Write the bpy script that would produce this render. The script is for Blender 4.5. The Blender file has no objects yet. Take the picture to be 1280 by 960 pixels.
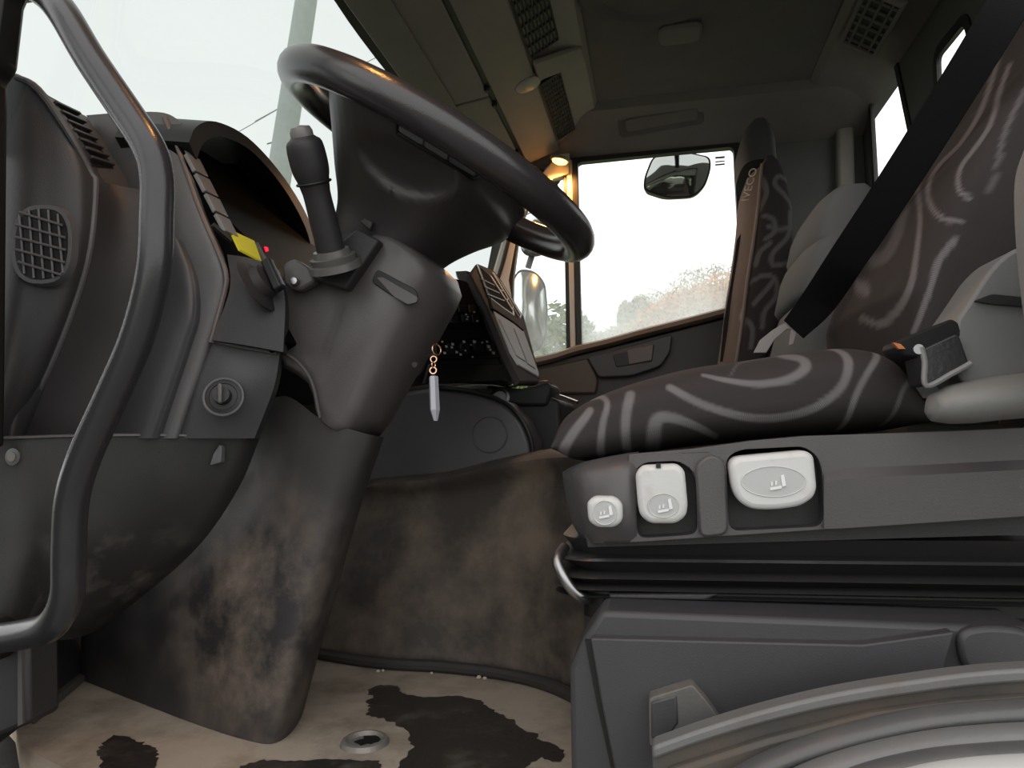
import bpy, bmesh, math, random
from mathutils import Vector, Matrix
random.seed(7)
scene = bpy.context.scene
COL = scene.collection
V = Vector

# ------------------------------------------------------------------ camera
# world: floor z=0, +X towards the rear of the truck, +Y across the cab, +Z up
F = 930.0
CAM = V((0, 0, 0.42))
Yc = V((180 / F, -60 / F, 1)).normalized()          # world Y seen in camera axes (right, up, forward)
za = -0.035
Zc = V((za, 1, 0)); Zc = (Zc - Yc * Zc.dot(Yc)).normalized()
Xc = Yc.cross(Zc)
if Xc.x < 0: Xc = -Xc
RIGHT = V((Xc.x, Yc.x, Zc.x)); UP = V((Xc.y, Yc.y, Zc.y)); FWD = V((Xc.z, Yc.z, Zc.z))
cd = bpy.data.cameras.new('camera'); cam = bpy.data.objects.new('camera', cd); COL.objects.link(cam)
m = Matrix((RIGHT, UP, -FWD)).transposed().to_4x4(); m.translation = CAM
cam.matrix_world = m
cd.sensor_width = 36; cd.lens = 36 * F / 1280; cd.clip_start = 0.02; cd.clip_end = 600
cd.dof.use_dof = False
scene.camera = cam

# ------------------------------------------------------------------ world: bright even overcast
w = bpy.data.worlds.new('overcast'); scene.world = w; w.use_nodes = True
nt = w.node_tree; nt.nodes.clear()
wo = nt.nodes.new('ShaderNodeOutputWorld'); wb = nt.nodes.new('ShaderNodeBackground')
tc = nt.nodes.new('ShaderNodeTexCoord'); nz = nt.nodes.new('ShaderNodeTexNoise'); rp = nt.nodes.new('ShaderNodeValToRGB')
nz.inputs['Scale'].default_value = 1.6; nz.inputs['Detail'].default_value = 3
rp.color_ramp.elements[0].position = .3; rp.color_ramp.elements[0].color = (.885, .885, .885, 1)
rp.color_ramp.elements[1].position = .7; rp.color_ramp.elements[1].color = (.99, .985, .98, 1)
nt.links.new(tc.outputs['Generated'], nz.inputs['Vector']); nt.links.new(nz.outputs['Fac'], rp.inputs['Fac'])
nt.links.new(rp.outputs['Color'], wb.inputs['Color']); wb.inputs['Strength'].default_value = 1.0
nt.links.new(wb.outputs['Background'], wo.inputs['Surface'])
vs = scene.view_settings
vs.view_transform = 'Standard'; vs.look = 'None'; vs.exposure = 1.05; vs.gamma = 1.0; vs.use_curve_mapping = False

# ------------------------------------------------------------------ helpers
def ray(px, py):
    return (RIGHT * ((px - 640) / F) + UP * ((480 - py) / F) + FWD)
def P(px, py, Y=None, X=None, Z=None):
    r = ray(px, py)
    if Y is not None: t = (Y - CAM.y) / r.y
    elif X is not None: t = (X - CAM.x) / r.x
    else: t = (Z - CAM.z) / r.z
    return CAM + r * t
def PP(px, py, pt, n):
    r = ray(px, py); return CAM + r * ((pt - CAM).dot(n) / r.dot(n))
def PX(l):                    # [(px,py,Y)] -> world points
    return [P(a, b, c) for a, b, c in l]

def cr(pts, n, closed=False):
    """Catmull-Rom resample of a list of vectors, n samples per span"""
    pts = [V(p) for p in pts]; N = len(pts); out = []
    spans = N if closed else N - 1
    for i in range(spans):
        p1 = pts[i % N]; p2 = pts[(i + 1) % N]
        p0 = pts[(i - 1) % N] if (closed or i > 0) else p1 * 2 - p2
        p3 = pts[(i + 2) % N] if (closed or i + 2 < N) else p2 * 2 - p1
        for k in range(n):
            t = k / n
            out.append(.5 * ((2 * p1) + (p2 - p0) * t + (2 * p0 - 5 * p1 + 4 * p2 - p3) * t * t + (3 * p1 - p0 - 3 * p2 + p3) * t ** 3))
    if not closed: out.append(pts[-1])
    return out

class MB:
    def __init__(s): s.v = []; s.f = []
    def add(s, v, f):
        o = len(s.v); s.v += [V(p) for p in v]; s.f += [[i + o for i in q] for q in f]; return s
    def merge(s, o): return s.add(o.v, o.f)

def box(c, size, rot=None):
    c = V(c); h = V(size) / 2; R = rot if rot is not None else Matrix.Identity(3)
    v = [c + R @ V((x * h.x, y * h.y, z * h.z)) for x in (-1, 1) for y in (-1, 1) for z in (-1, 1)]
    return MB().add(v, [(0, 1, 3, 2), (4, 6, 7, 5), (0, 4, 5, 1), (2, 3, 7, 6), (0, 2, 6, 4), (1, 5, 7, 3)])
def bx(x0, x1, y0, y1, z0, z1):
    return box(((x0 + x1) / 2, (y0 + y1) / 2, (z0 + z1) / 2), (x1 - x0, y1 - y0, z1 - z0))
def loft(rings, cap=True, closed=True):
    b = MB(); n = len(rings[0]); v = [p for r in rings for p in r]; f = []
    for i in range(len(rings) - 1):
        for j in range(n if closed else n - 1):
            k = (j + 1) % n
            f.append((i * n + j, i * n + k, (i + 1) * n + k, (i + 1) * n + j))
    if cap and closed:
        f.append(tuple(range(n))[::-1]); f.append(tuple((len(rings) - 1) * n + j for j in range(n)))
    return b.add(v, f)
def tube(path, r, n=14, cap=True):
    path = [V(p) for p in path]; N = len(path)
    rr = r if isinstance(r, (list, tuple)) else [r] * N
    if len(rr) != N: rr = [rr[0] + (rr[-1] - rr[0]) * i / (N - 1) for i in range(N)] if len(rr) == 2 else [rr[min(len(rr) - 1, int(i * (len(rr) - 1) / (N - 1) + .5))] for i in range(N)]
    T = []
    for i in range(N):
        d = path[min(i + 1, N - 1)] - path[max(i - 1, 0)]; T.append(d.normalized())
    a = V((0, 0, 1)) if abs(T[0].z) < .9 else V((1, 0, 0))
    nrm = (a - T[0] * a.dot(T[0])).normalized(); rings = []
    for i in range(N):
        nrm = (nrm - T[i] * nrm.dot(T[i])).normalized(); bi = T[i].cross(nrm)
        rings.append([path[i] + (nrm * math.cos(2 * math.pi * k / n) + bi * math.sin(2 * math.pi * k / n)) * rr[i] for k in range(n)])
    return loft(rings, cap)
def torus(c, ax, R, r, n=64, m=14, a0=0, a1=2 * math.pi, ref=None):
    ax = V(ax).normalized(); ref = V(ref) if ref else (V((0, 1, 0)) if abs(ax.y) < .9 else V((1, 0, 0)))
    e1 = (ref - ax * ref.dot(ax)).normalized(); e2 = ax.cross(e1); full = abs(a1 - a0 - 2 * math.pi) < 1e-6
    rings = []
    for i in range(n if full else n + 1):
        t = a0 + (a1 - a0) * i / n; d = e1 * math.cos(t) + e2 * math.sin(t)
        rings.append([V(c) + d * (R + r * math.cos(2 * math.pi * k / m)) + ax * (r * math.sin(2 * math.pi * k / m)) for k in range(m)])
    if full: rings.append(rings[0])
    return loft(rings, not full)
def prism(outline, t):
    """closed outline of world points extruded by vector t"""
    o = [V(p) for p in outline]; n = len(o); t = V(t)
    f = [tuple(range(n)), tuple(range(2 * n - 1, n - 1, -1))] + [(i, i + n, (i + 1) % n + n, (i + 1) % n) for i in range(n)]
    return MB().add(o + [p + t for p in o], f)
def prpx(outline, Y0, Y1, smooth=0):
    o = [P(a, b, Y0) for a, b in outline]
    if smooth: o = cr(o, smooth, True)
    return prism(o, (0, Y1 - Y0, 0))
def disc(c, ax, r, h, n=24, r2=None):
    c = V(c); ax = V(ax).normalized()
    e1 = ax.orthogonal().normalized(); e2 = ax.cross(e1); r2 = r if r2 is None else r2
    A = [c + (e1 * math.cos(2 * math.pi * k / n) + e2 * math.sin(2 * math.pi * k / n)) * r for k in range(n)]
    B = [c + ax * h + (e1 * math.cos(2 * math.pi * k / n) + e2 * math.sin(2 * math.pi * k / n)) * r2 for k in range(n)]
    return loft([A, B])
def lathe(c, ax, prof, n=28):
    """prof = [(radius, height)] around axis ax from c"""
    c = V(c); ax = V(ax).normalized(); e1 = ax.orthogonal().normalized(); e2 = ax.cross(e1)
    return loft([[c + ax * h + (e1 * math.cos(2 * math.pi * k / n) + e2 * math.sin(2 * math.pi * k / n)) * max(r, 1e-5) for k in range(n)] for r, h in prof])
def grid(rows, n=6, mm=6):
    """rows of control points -> smooth dense grid of points"""
    R = [cr(r, n) for r in rows]; cols = list(zip(*R)); C = [cr(c, mm) for c in cols]
    return [list(r) for r in zip(*C)]
def shell(g, t):
    """closed shell: surface grid g plus a copy moved by vector t"""
    t = V(t); a = len(g); b = len(g[0]); v = [p for r in g for p in r]; n = len(v); v2 = [p + t for p in v]; f = []
    for i in range(a - 1):
        for j in range(b - 1):
            q = (i * b + j, i * b + j + 1, (i + 1) * b + j + 1, (i + 1) * b + j); f.append(q); f.append(tuple(x + n for x in q[::-1]))
    bd = [j for j in range(b)] + [i * b + b - 1 for i in range(1, a)] + [(a - 1) * b + j for j in range(b - 2, -1, -1)] + [i * b for i in range(a - 2, 0, -1)]
    for i in range(len(bd)):
        p, q = bd[i], bd[(i + 1) % len(bd)]; f.append((q, p, p + n, q + n))
    return MB().add(v + v2, f)
def patch(rows, t=(0, .02, 0), n=6, m=6):
    return shell(grid([PX(r) for r in rows], n, m), t)

MATS = {}
def link_obj(name, b, mat, parent=None, bevel=0, seg=2, smooth=True, angle=35, sub=0, origin=None, fix=True):
    me = bpy.data.meshes.new(name)
    root = parent
    while root is not None and root.parent is not None: root = root.parent
    if root is not None: off = V(root.location)
    else:
        xs = b.v; off = V(((min(p.x for p in xs) + max(p.x for p in xs)) / 2, (min(p.y for p in xs) + max(p.y for p in xs)) / 2, min(p.z for p in xs)))
    me.from_pydata([p - off for p in b.v], [], b.f)
    if fix:
        bm = bmesh.new(); bm.from_mesh(me); bmesh.ops.remove_doubles(bm, verts=bm.verts, dist=1e-5)
        bmesh.ops.recalc_face_normals(bm, faces=bm.faces); bm.to_mesh(me); bm.free()
    me.materials.append(mat)
    if smooth:
        me.shade_smooth(); me.set_sharp_from_angle(angle=math.radians(angle))
    o = bpy.data.objects.new(name, me); COL.objects.link(o)
    if root is not None: o.parent = parent
    else: o.location = off
    if bevel:
        d = o.modifiers.new('bevel', 'BEVEL'); d.width = bevel; d.segments = seg; d.limit_method = 'ANGLE'; d.angle_limit = math.radians(30); d.harden_normals = False
    if sub:
        d = o.modifiers.new('sub', 'SUBSURF'); d.levels = sub; d.render_levels = sub
    return o
O = link_obj
def tag(o, label=None, cat=None, group=None, kind=None):
    if label: o['label'] = label
    if cat: o['category'] = cat
    if group: o['group'] = group
    if kind: o['kind'] = kind
    return o
def thing(name, label, cat, loc, group=None, kind=None):
    o = bpy.data.objects.new(name, None); COL.objects.link(o); o.location = loc; o.empty_display_size = .05
    return tag(o, label, cat, group, kind)
def struct(name, b, mat, label=None, **k):
    return tag(O(name, b, mat, **k), label, None, None, 'structure')

# ------------------------------------------------------------------ materials
def mat(name, col, rough=.5, bump=0, bscale=300, dirt=None, dscale=6, dlo=.5, dhi=.75, metal=0, spec=.5, detail=6, sheen=0, var=.12, damt=1.0, spot=None):
    M = bpy.data.materials.new(name); M.use_nodes = True; n = M.node_tree.nodes; l = M.node_tree.links
    b = n['Principled BSDF']; b.inputs['Roughness'].default_value = rough; b.inputs['Metallic'].default_value = metal
    b.inputs['Specular IOR Level'].default_value = spec
    if sheen: b.inputs['Sheen Weight'].default_value = sheen
    tcn = n.new('ShaderNodeNewGeometry'); pos = tcn.outputs['Position']
    nz = n.new('ShaderNodeTexNoise'); nz.inputs['Scale'].default_value = 14; nz.inputs['Detail'].default_value = 5; l.new(pos, nz.inputs['Vector'])
    mx = n.new('ShaderNodeMix'); mx.data_type = 'RGBA'; l.new(nz.outputs['Fac'], mx.inputs['Factor'])
    mx.inputs['A'].default_value = (*[c * (1 - var) for c in col], 1); mx.inputs['B'].default_value = (*[min(1, c * (1 + var)) for c in col], 1)
    out = mx.outputs['Result']
    if dirt:
        n2 = n.new('ShaderNodeTexNoise'); n2.inputs['Scale'].default_value = dscale; n2.inputs['Detail'].default_value = detail; n2.inputs['Roughness'].default_value = .65; l.new(pos, n2.inputs['Vector'])
        rr = n.new('ShaderNodeMapRange'); rr.inputs['From Min'].default_value = dlo; rr.inputs['From Max'].default_value = dhi; rr.inputs['To Max'].default_value = damt; l.new(n2.outputs['Fac'], rr.inputs['Value'])
        fac = rr.outputs['Result']
        if spot:      # a stain with a place of its own: full inside radius r0, fading out at r1
            vd = n.new('ShaderNodeVectorMath'); vd.operation = 'DISTANCE'; l.new(pos, vd.inputs[0]); vd.inputs[1].default_value = spot[0]
            sr = n.new('ShaderNodeMapRange'); sr.inputs['From Min'].default_value = spot[1]; sr.inputs['From Max'].default_value = spot[2]; sr.inputs['To Min'].default_value = 1; sr.inputs['To Max'].default_value = .06; l.new(vd.outputs['Value'], sr.inputs['Value'])
            mu = n.new('ShaderNodeMath'); mu.operation = 'MULTIPLY'; l.new(fac, mu.inputs[0]); l.new(sr.outputs[0], mu.inputs[1]); fac = mu.outputs[0]
        m2 = n.new('ShaderNodeMix'); m2.data_type = 'RGBA'; l.new(fac, m2.inputs['Factor']); l.new(out, m2.inputs['A']); m2.inputs['B'].default_value = (*dirt, 1)
        out = m2.outputs['Result']
        r2 = n.new('ShaderNodeMapRange'); r2.inputs['To Min'].default_value = rough; r2.inputs['To Max'].default_value = .9; l.new(rr.outputs['Result'], r2.inputs['Value']); l.new(r2.outputs['Result'], b.inputs['Roughness'])
    l.new(out, b.inputs['Base Color'])
    if bump:
        n3 = n.new('ShaderNodeTexNoise'); n3.inputs['Scale'].default_value = bscale; n3.inputs['Detail'].default_value = 2; l.new(pos, n3.inputs['Vector'])
        bp = n.new('ShaderNodeBump'); bp.inputs['Strength'].default_value = bump; bp.inputs['Distance'].default_value = .001; l.new(n3.outputs['Fac'], bp.inputs['Height']); l.new(bp.outputs['Normal'], b.inputs['Normal'])
    M['out'] = 0; MATS[name] = M; return M
def emis(name, col, s):
    M = bpy.data.materials.new(name); M.use_nodes = True; b = M.node_tree.nodes['Principled BSDF']
    b.inputs['Base Color'].default_value = (*col, 1); b.inputs['Emission Color'].default_value = (*col, 1); b.inputs['Emission Strength'].default_value = s; return M
def glass(name, fog=0, fogz=(0, 1), tint=(.97, .985, .975), fscale=5):
    M = bpy.data.materials.new(name); M.use_nodes = True; n = M.node_tree.nodes; l = M.node_tree.links; n.clear()
    out = n.new('ShaderNodeOutputMaterial'); tr = n.new('ShaderNodeBsdfTransparent'); tr.inputs['Color'].default_value = (*tint, 1)
    gl = n.new('ShaderNodeBsdfGlossy'); gl.inputs['Roughness'].default_value = .02; fr = n.new('ShaderNodeValue'); fr.outputs[0].default_value = .03
    mx = n.new('ShaderNodeMixShader'); l.new(fr.outputs[0], mx.inputs['Fac']); l.new(tr.outputs[0], mx.inputs[1]); l.new(gl.outputs[0], mx.inputs[2])
    last = mx.outputs[0]
    if fog:
        g = n.new('ShaderNodeNewGeometry'); sp = n.new('ShaderNodeSeparateXYZ'); l.new(g.outputs['Position'], sp.inputs[0])
        z = n.new('ShaderNodeMapRange'); z.inputs['From Min'].default_value = fogz[1]; z.inputs['From Max'].default_value = fogz[0]; l.new(sp.outputs['Z'], z.inputs['Value'])
        mp = n.new('ShaderNodeMapping'); mp.inputs['Scale'].default_value = (1, 1, .35); l.new(g.outputs['Position'], mp.inputs['Vector'])
        nz = n.new('ShaderNodeTexNoise'); nz.inputs['Scale'].default_value = fscale; nz.inputs['Detail'].default_value = 8; nz.inputs['Roughness'].default_value = .6; l.new(mp.outputs[0], nz.inputs['Vector'])
        vo = n.new('ShaderNodeTexVoronoi'); vo.inputs['Scale'].default_value = 90; l.new(g.outputs['Position'], vo.inputs['Vector'])
        vr = n.new('ShaderNodeMapRange'); vr.inputs['From Min'].default_value = .15; vr.inputs['From Max'].default_value = .5; vr.inputs['To Min'].default_value = .75; vr.inputs['To Max'].default_value = 1.1; l.new(vo.outputs['Distance'], vr.inputs['Value'])
        nr = n.new('ShaderNodeMapRange'); nr.inputs['From Min'].default_value = .3; nr.inputs['From Max'].default_value = .7; nr.inputs['To Min'].default_value = .55; nr.inputs['To Max'].default_value = 1.1; l.new(nz.outputs['Fac'], nr.inputs['Value'])
        m1 = n.new('ShaderNodeMath'); m1.operation = 'MULTIPLY'; l.new(z.outputs[0], m1.inputs[0]); l.new(nr.outputs[0], m1.inputs[1])
        m3 = n.new('ShaderNodeMath'); m3.operation = 'MULTIPLY'; l.new(m1.outputs[0], m3.inputs[0]); l.new(vr.outputs[0], m3.inputs[1])
        m2 = n.new('ShaderNodeMath'); m2.operation = 'MULTIPLY'; m2.use_clamp = True; m2.inputs[1].default_value = fog; l.new(m3.outputs[0], m2.inputs[0])
        tl = n.new('ShaderNodeBsdfTranslucent'); tl.inputs['Color'].default_value = (.9, .92, .91, 1)
        m4 = n.new('ShaderNodeMixShader'); l.new(m2.outputs[0], m4.inputs['Fac']); l.new(last, m4.inputs[1]); l.new(tl.outputs[0], m4.inputs[2]); last = m4.outputs[0]
    l.new(last, out.inputs['Surface']); return M
def fabric(name, base, line, rough=.9, spec=.2):
    """woven cloth whose printed curves come from the mesh's own 'print' attribute"""
    M = mat(name, base, rough, .25, 900, spec=spec); n = M.node_tree.nodes; l = M.node_tree.links; b = n['Principled BSDF']
    src = b.inputs['Base Color'].links[0].from_socket
    at = n.new('ShaderNodeAttribute'); at.attribute_name = 'print'
    g = n.new('ShaderNodeNewGeometry'); wv = n.new('ShaderNodeTexWave'); wv.inputs['Scale'].default_value = 260; wv.bands_direction = 'DIAGONAL'; l.new(g.outputs['Position'], wv.inputs['Vector'])
    wr = n.new('ShaderNodeMapRange'); wr.inputs['To Min'].default_value = .55; wr.inputs['To Max'].default_value = 1; l.new(wv.outputs['Fac'], wr.inputs['Value'])
    mu = n.new('ShaderNodeMath'); mu.operation = 'MULTIPLY'; l.new(at.outputs['Fac'], mu.inputs[0]); l.new(wr.outputs[0], mu.inputs[1])
    mx = n.new('ShaderNodeMix'); mx.data_type = 'RGBA'; l.new(mu.outputs[0], mx.inputs['Factor']); l.new(src, mx.inputs['A']); mx.inputs['B'].default_value = (*line, 1)
    l.new(mx.outputs['Result'], b.inputs['Base Color']); return M
def set_print(o, curves, keyf, feather=.3):
    """curves: [(list of 2D points, half width, strength)], keyf: mesh point -> 2D"""
    me = o.data; at = me.attributes.new('print', 'FLOAT', 'POINT'); off = o.matrix_basis.translation
    p = o.parent
    while p is not None: off = off + p.location; p = p.parent
    segs = []
    for pts, hw, st in curves:
        pp = cr([V((a, b, 0)) for a, b in pts], 6); hws = hw if isinstance(hw, (list, tuple)) else (hw, hw)
        N = len(pp) - 1
        for i in range(N):
            segs.append((pp[i].x, pp[i].y, pp[i + 1].x, pp[i + 1].y, hws[0] + (hws[1] - hws[0]) * i / N, st))
    vals = []
    for v in me.vertices:
        k = keyf(v.co + off)
        if k is None: vals.append(0.0); continue
        x, y = k; best = 0
        for x0, y0, x1, y1, h, st in segs:
            if x < min(x0, x1) - 2 * h or x > max(x0, x1) + 2 * h or y < min(y0, y1) - 2 * h or y > max(y0, y1) + 2 * h: continue
            dx, dy = x1 - x0, y1 - y0; L = dx * dx + dy * dy + 1e-12
            t = max(0, min(1, ((x - x0) * dx + (y - y0) * dy) / L)); d = math.hypot(x - x0 - dx * t, y - y0 - dy * t)
            f = max(0, min(1, (h * (1 + feather) - d) / (2 * feather * h)))
            best = max(best, f * st)
        vals.append(best)
    at.data.foreach_set('value', vals)

DARK = mat('dark_grained_plastic', (.044, .040, .041), .48, .35, 700, spec=.45)
DARK2 = mat('soft_black_plastic', (.024, .022, .0225), .5, .3, 700, spec=.4)
BLACK = mat('black_plastic', (.008, .008, .008), .45, spec=.4)
DASH = mat('grey_dash_plastic', (.095, .094, .096), .42, .3, 700)
DASHM = mat('charcoal_dash_plastic', (.042, .0415, .043), .45, .3, 700)
SHROUD = mat('dusty_shroud_plastic', (.027, .025, .0255), .48, .3, 600, dirt=(.24, .185, .14), dscale=9, dlo=.40, dhi=.72, damt=.8, spot=((-.60, .97, .17), .10, .24))
KICK = mat('scuffed_kick_plastic', (.021, .021, .021), .45, .3, 600, dirt=(.2, .17, .14), dscale=13, dlo=.5, dhi=.75, damt=.6, spot=((-.80, .95, .22), .06, .16))
WHEELM = mat('leather_black_rim', (.028, .0255, .026), .25, .2, 500, spec=.55)
GREYL = mat('light_grey_plastic', (.56, .56, .545), .42, .15, 600, dirt=(.34, .28, .23), dscale=20, dlo=.55, dhi=.8, damt=.6)
GREYL_SHADE = mat('dimple_shade_grey', (.44, .445, .435), .5)  # darker copy of the lever grey, shade of the dimples
WHITE = mat('white_print', (.75, .75, .75), .5)
GREYA = mat('grey_armrest_vinyl', (.19, .19, .18), .5, .3, 400)
SEATGREY = mat('grey_seat_vinyl', (.16, .16, .157), .6, .3, 400)
BENCH = mat('grey_bench_cloth', (.135, .145, .147), .85, .3, 600, spec=.2)
SIDE = mat('seat_side_plastic', (.072, .067, .068), .4, .25, 600, dirt=(.17, .14, .125), dscale=32, dlo=.66, dhi=.78, damt=.6)
RUB = mat('black_rubber', (.024, .0225, .0225), .34, .1, 400, spec=.55)
PED = mat('pedestal_plastic', (.042, .0415, .045), .5, .25, 600, dirt=(.2, .18, .16), dscale=60, dlo=.70, dhi=.78, damt=.7)
TUN = mat('muddy_tunnel_rubber', (.05, .041, .035), .5, .5, 60, dirt=(.2, .155, .115), dscale=6, dlo=.44, dhi=.68, damt=.8, detail=10)
FLOORM = mat('dusty_floor_mat', (.37, .305, .24), .8, .5, 160, dirt=(.11, .085, .06), dscale=6, dlo=.45, dhi=.72, damt=.85, spec=.25, detail=10)
WET = mat('wet_floor_mat', (.03, .025, .021), .28, .6, 90, dirt=(.06, .05, .04), dscale=14, dlo=.5, dhi=.7)
HEAD = mat('headliner_fabric', (.20, .19, .17), .9, .3, 400, spec=.2)
HEADC = mat('overhead_console_plastic', (.24, .225, .195), .6, .2, 500)
ROOFM = mat('roof_lining', (.14, .135, .122), .9, .3, 300, spec=.2)
REARW = mat('rear_wall_lining', (.11, .108, .104), .8, .3, 300, spec=.2)
PAINT = mat('cream_door_frame_paint', (.66, .58, .48), .4)
SEAL = mat('black_seal_rubber', (.012, .012, .013), .5)
STEEL = mat('worn_steel', (.35, .35, .35), .35, metal=1)
CHROME = mat('bright_chrome', (.7, .7, .7), .15, metal=1)
SILL = mat('door_sill_grey', (.13, .13, .128), .42, .25, 300, dirt=(.12, .09, .07), dscale=12, dlo=.5, dhi=.8, damt=.6)
SILLR = mat('door_sill_rubber', (.075, .075, .075), .4, .25, 300, dirt=(.16, .11, .08), dscale=10, dlo=.55, dhi=.8, damt=.5)
SILLD = mat('door_sill_worn_face', (.06, .056, .05), .6, .4, 200, dirt=(.10, .075, .055), dscale=14, dlo=.45, dhi=.75)
STRAP = mat('black_webbing', (.011, .011, .0125), .7, .3, 900, spec=.25)
TRIMD = mat('dark_door_trim', (.04, .038, .038), .5, .2, 500)
MESHM = mat('speaker_mesh', (.06, .056, .05), .8)
GLASSW = glass('windscreen_glass', tint=(.664, .688, .680))
GLASSD = glass('fogged_window_glass', .5, (.80, 1.05))
GLASSQ = glass('fogged_quarter_glass', .25, (.76, 1.05))
GLASSB = glass('rear_glass')
MIRG = mat('mirror_glass', (.75, .78, .78), .06, metal=1, var=.02)
AMBER = emis('amber_lamp_lens', (1, .45, .09), 4)
CLOTH = fabric('dark_swirl_fabric', (.037, .0325, .032), (.17, .16, .162))
CLOTHP = fabric('black_swirl_fabric', (.03, .027, .028), (.12, .117, .12))

from mathutils.geometry import tessellate_polygon
def plate(outer, holes, t, drop=1):
    """flat plate with holes; drop = axis ignored for triangulation"""
    loops = [[V(p) for p in outer]] + [[V(p) for p in h] for h in holes]
    flat = [[V([c for i, c in enumerate(p) if i != drop] + [0]) for p in lp] for lp in loops]
    tri = tessellate_polygon(flat); v = [p for lp in loops for p in lp]; n = len(v); t = V(t)
    f = [tuple(q) for q in tri] + [tuple(i + n for i in q[::-1]) for q in tri]; o = 0
    for lp in loops:
        k = len(lp)
        for i in range(k): f.append((o + i, o + (i + 1) % k, o + (i + 1) % k + n, o + i + n))
        o += k
    return MB().add(v, []).add([], []) if False else _mk(v, t, f)
def _mk(v, t, f):
    return MB().add(v + [p + t for p in v], f)
def scale_loop(l, k):
    c = sum((V(p) for p in l), V()) / len(l); return [c + (V(p) - c) * k for p in l]
def grow(l, d, drop=1):
    """offset a planar closed loop outward by d (metres)"""
    l = [V(p) for p in l]; n = len(l); ax = [i for i in range(3) if i != drop]
    area = sum(l[i][ax[0]] * l[(i + 1) % n][ax[1]] - l[(i + 1) % n][ax[0]] * l[i][ax[1]] for i in range(n)); s = 1 if area > 0 else -1
    out = []
    for i in range(n):
        e1 = l[i] - l[i - 1]; e2 = l[(i + 1) % n] - l[i]
        def nn(e):
            q = V((0, 0, 0)); q[ax[0]] = e[ax[1]] * s; q[ax[1]] = -e[ax[0]] * s; return q.normalized()
        q = nn(e1) + nn(e2); q = q / max(.5, q.length_squared / 2) if q.length > 1e-6 else nn(e1)
        out.append(l[i] + q * d)
    return out
def rounded(l, r, n=4):
    """round the corners of a closed loop"""
    l = [V(p) for p in l]; N = len(l); out = []
    for i in range(N):
        p = l[i]; a = l[i - 1] - p; b = l[(i + 1) % N] - p; k = min(r, a.length * .45, b.length * .45)
        A = p + a.normalized() * k; B = p + b.normalized() * k
        for j in range(n + 1):
            t = j / n; out.append(A * (1 - t) ** 2 + p * 2 * t * (1 - t) + B * t * t)
    return out

# ================================================================== SETTING
YN, YF = 0.62, 2.47            # driver's door plane, passenger's door plane
XR = 0.68                      # rear wall
# floor
fl = [P(20, 903, Z=0), P(25, 932, Z=0), P(80, 960, Z=0), V((-.5, .74, 0)), V((-.3, .66, 0)), V((XR, .66, 0)), V((XR, YF, 0)), V((-1.12, YF, 0)), V((-1.12, 1.1, 0))]
struct('floor', prism(fl, (0, 0, -.03)), FLOORM, 'dusty beige rubber floor mat of the footwell')
# toe board and left kick wall in front of the floor
xt = P(100, 848, Z=0).x
struct('wall_front', bx(xt - .06, xt, P(100, 848, Z=0).y - .004, YF, -.03, .80), DARK2, 'black toe board at the front of the footwell')
kw = [P(30, 905, Z=0), P(100, 850, Z=0)]
d_ = (kw[1] - kw[0]); 
struct('wall_left', prism([kw[0] - d_ * .9, kw[1], kw[1] + V((0, 0, .34)), kw[0] - d_ * .9 + V((0, 0, .34))], (-.03, 0, 0)), DARK2, 'black lining of the left side of the footwell')
eb = [P(34, 903, Z=0), P(100, 848, Z=0)]
O('mat_edge', prism([eb[0], eb[1], eb[1] + V((.02, -.008, 0)), eb[0] + V((.02, -.008, 0))], (0, 0, .012)), mat('mat_edge_rubber', (.075, .068, .055), .7), parent=bpy.data.objects['floor'], bevel=.003)
# stepwell outside the floor edge
struct('trim_1', bx(-1.5, -.72, .60, 1.3, -.3, -.06), mat('muddy_step_plastic', (.02, .018, .016), .8, .4, 150, dirt=(.04, .034, .027), dscale=15, spec=.1), 'muddy black step well beside the floor edge')
struct('trim_2', prism([P(-60, 800, .80), P(34, 800, .80), P(36, 905, .80), P(-60, 945, .80)], (0, .05, 0)), DARK2, 'black lower door pillar trim', bevel=.006)
O('seam_strip', prism([P(22, 805, .797), P(27, 805, .797), P(28, 905, .797), P(22, 908, .797)], (0, .006, 0)), SIDE, parent=bpy.data.objects['trim_2'])
# engine tunnel
prof_n = [(395, 818), (480, 833), (560, 837), (640, 845), (700, 864), (760, 900)]
rows = []
b0 = [P(a, b, Z=0.0) for a, b in [(340, 800), (400, 818), (480, 831), (560, 836), (640, 846), (700, 863), (780, 905)]]
rows.append([p + V((0, -.012, .0)) for p in b0]); rows.append([p + V((0, 0, .02)) for p in b0])
top = [(360, 610), (440, 606), (500, 603), (560, 597), (610, 585), (680, 573), (760, 570)]
for k, q in enumerate(top):
    pass
midr = []; upr = []; far1 = []; far2 = []
for k, q in enumerate(top):
    bp = b0[k]; Yt = bp.y + .10; tp = P(q[0], q[1], Yt)
    midr.append(bp.lerp(tp, .5) + V((0, -.012, 0))); upr.append(bp.lerp(tp, .88)); far1.append(tp + V((0, .03, .012))); far2.append(V((tp.x, 2.05, tp.z + .01)))
rows += [midr, upr, far1, far2]
O_tl = [p + V((0, -.022, .010)) for p in b0]
struct('trim_3', shell(grid(rows, 6, 6), (0, .02, -.05)), TUN, 'muddy rubber covered engine tunnel rising from the floor', angle=60)
O('tunnel_lip', tube(cr(O_tl, 5), .011, 10), mat('dark_lip_rubber', (.03, .027, .025), .6, .3, 200), parent=bpy.data.objects['trim_3'])
O('fixing_hole', lathe(P(404, 772, 1.40), (0, -1, .2), [(.001, 0), (.011, 0), (.009, .006), (.001, .003)], 14), BLACK, parent=bpy.data.objects['trim_3'])
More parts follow.
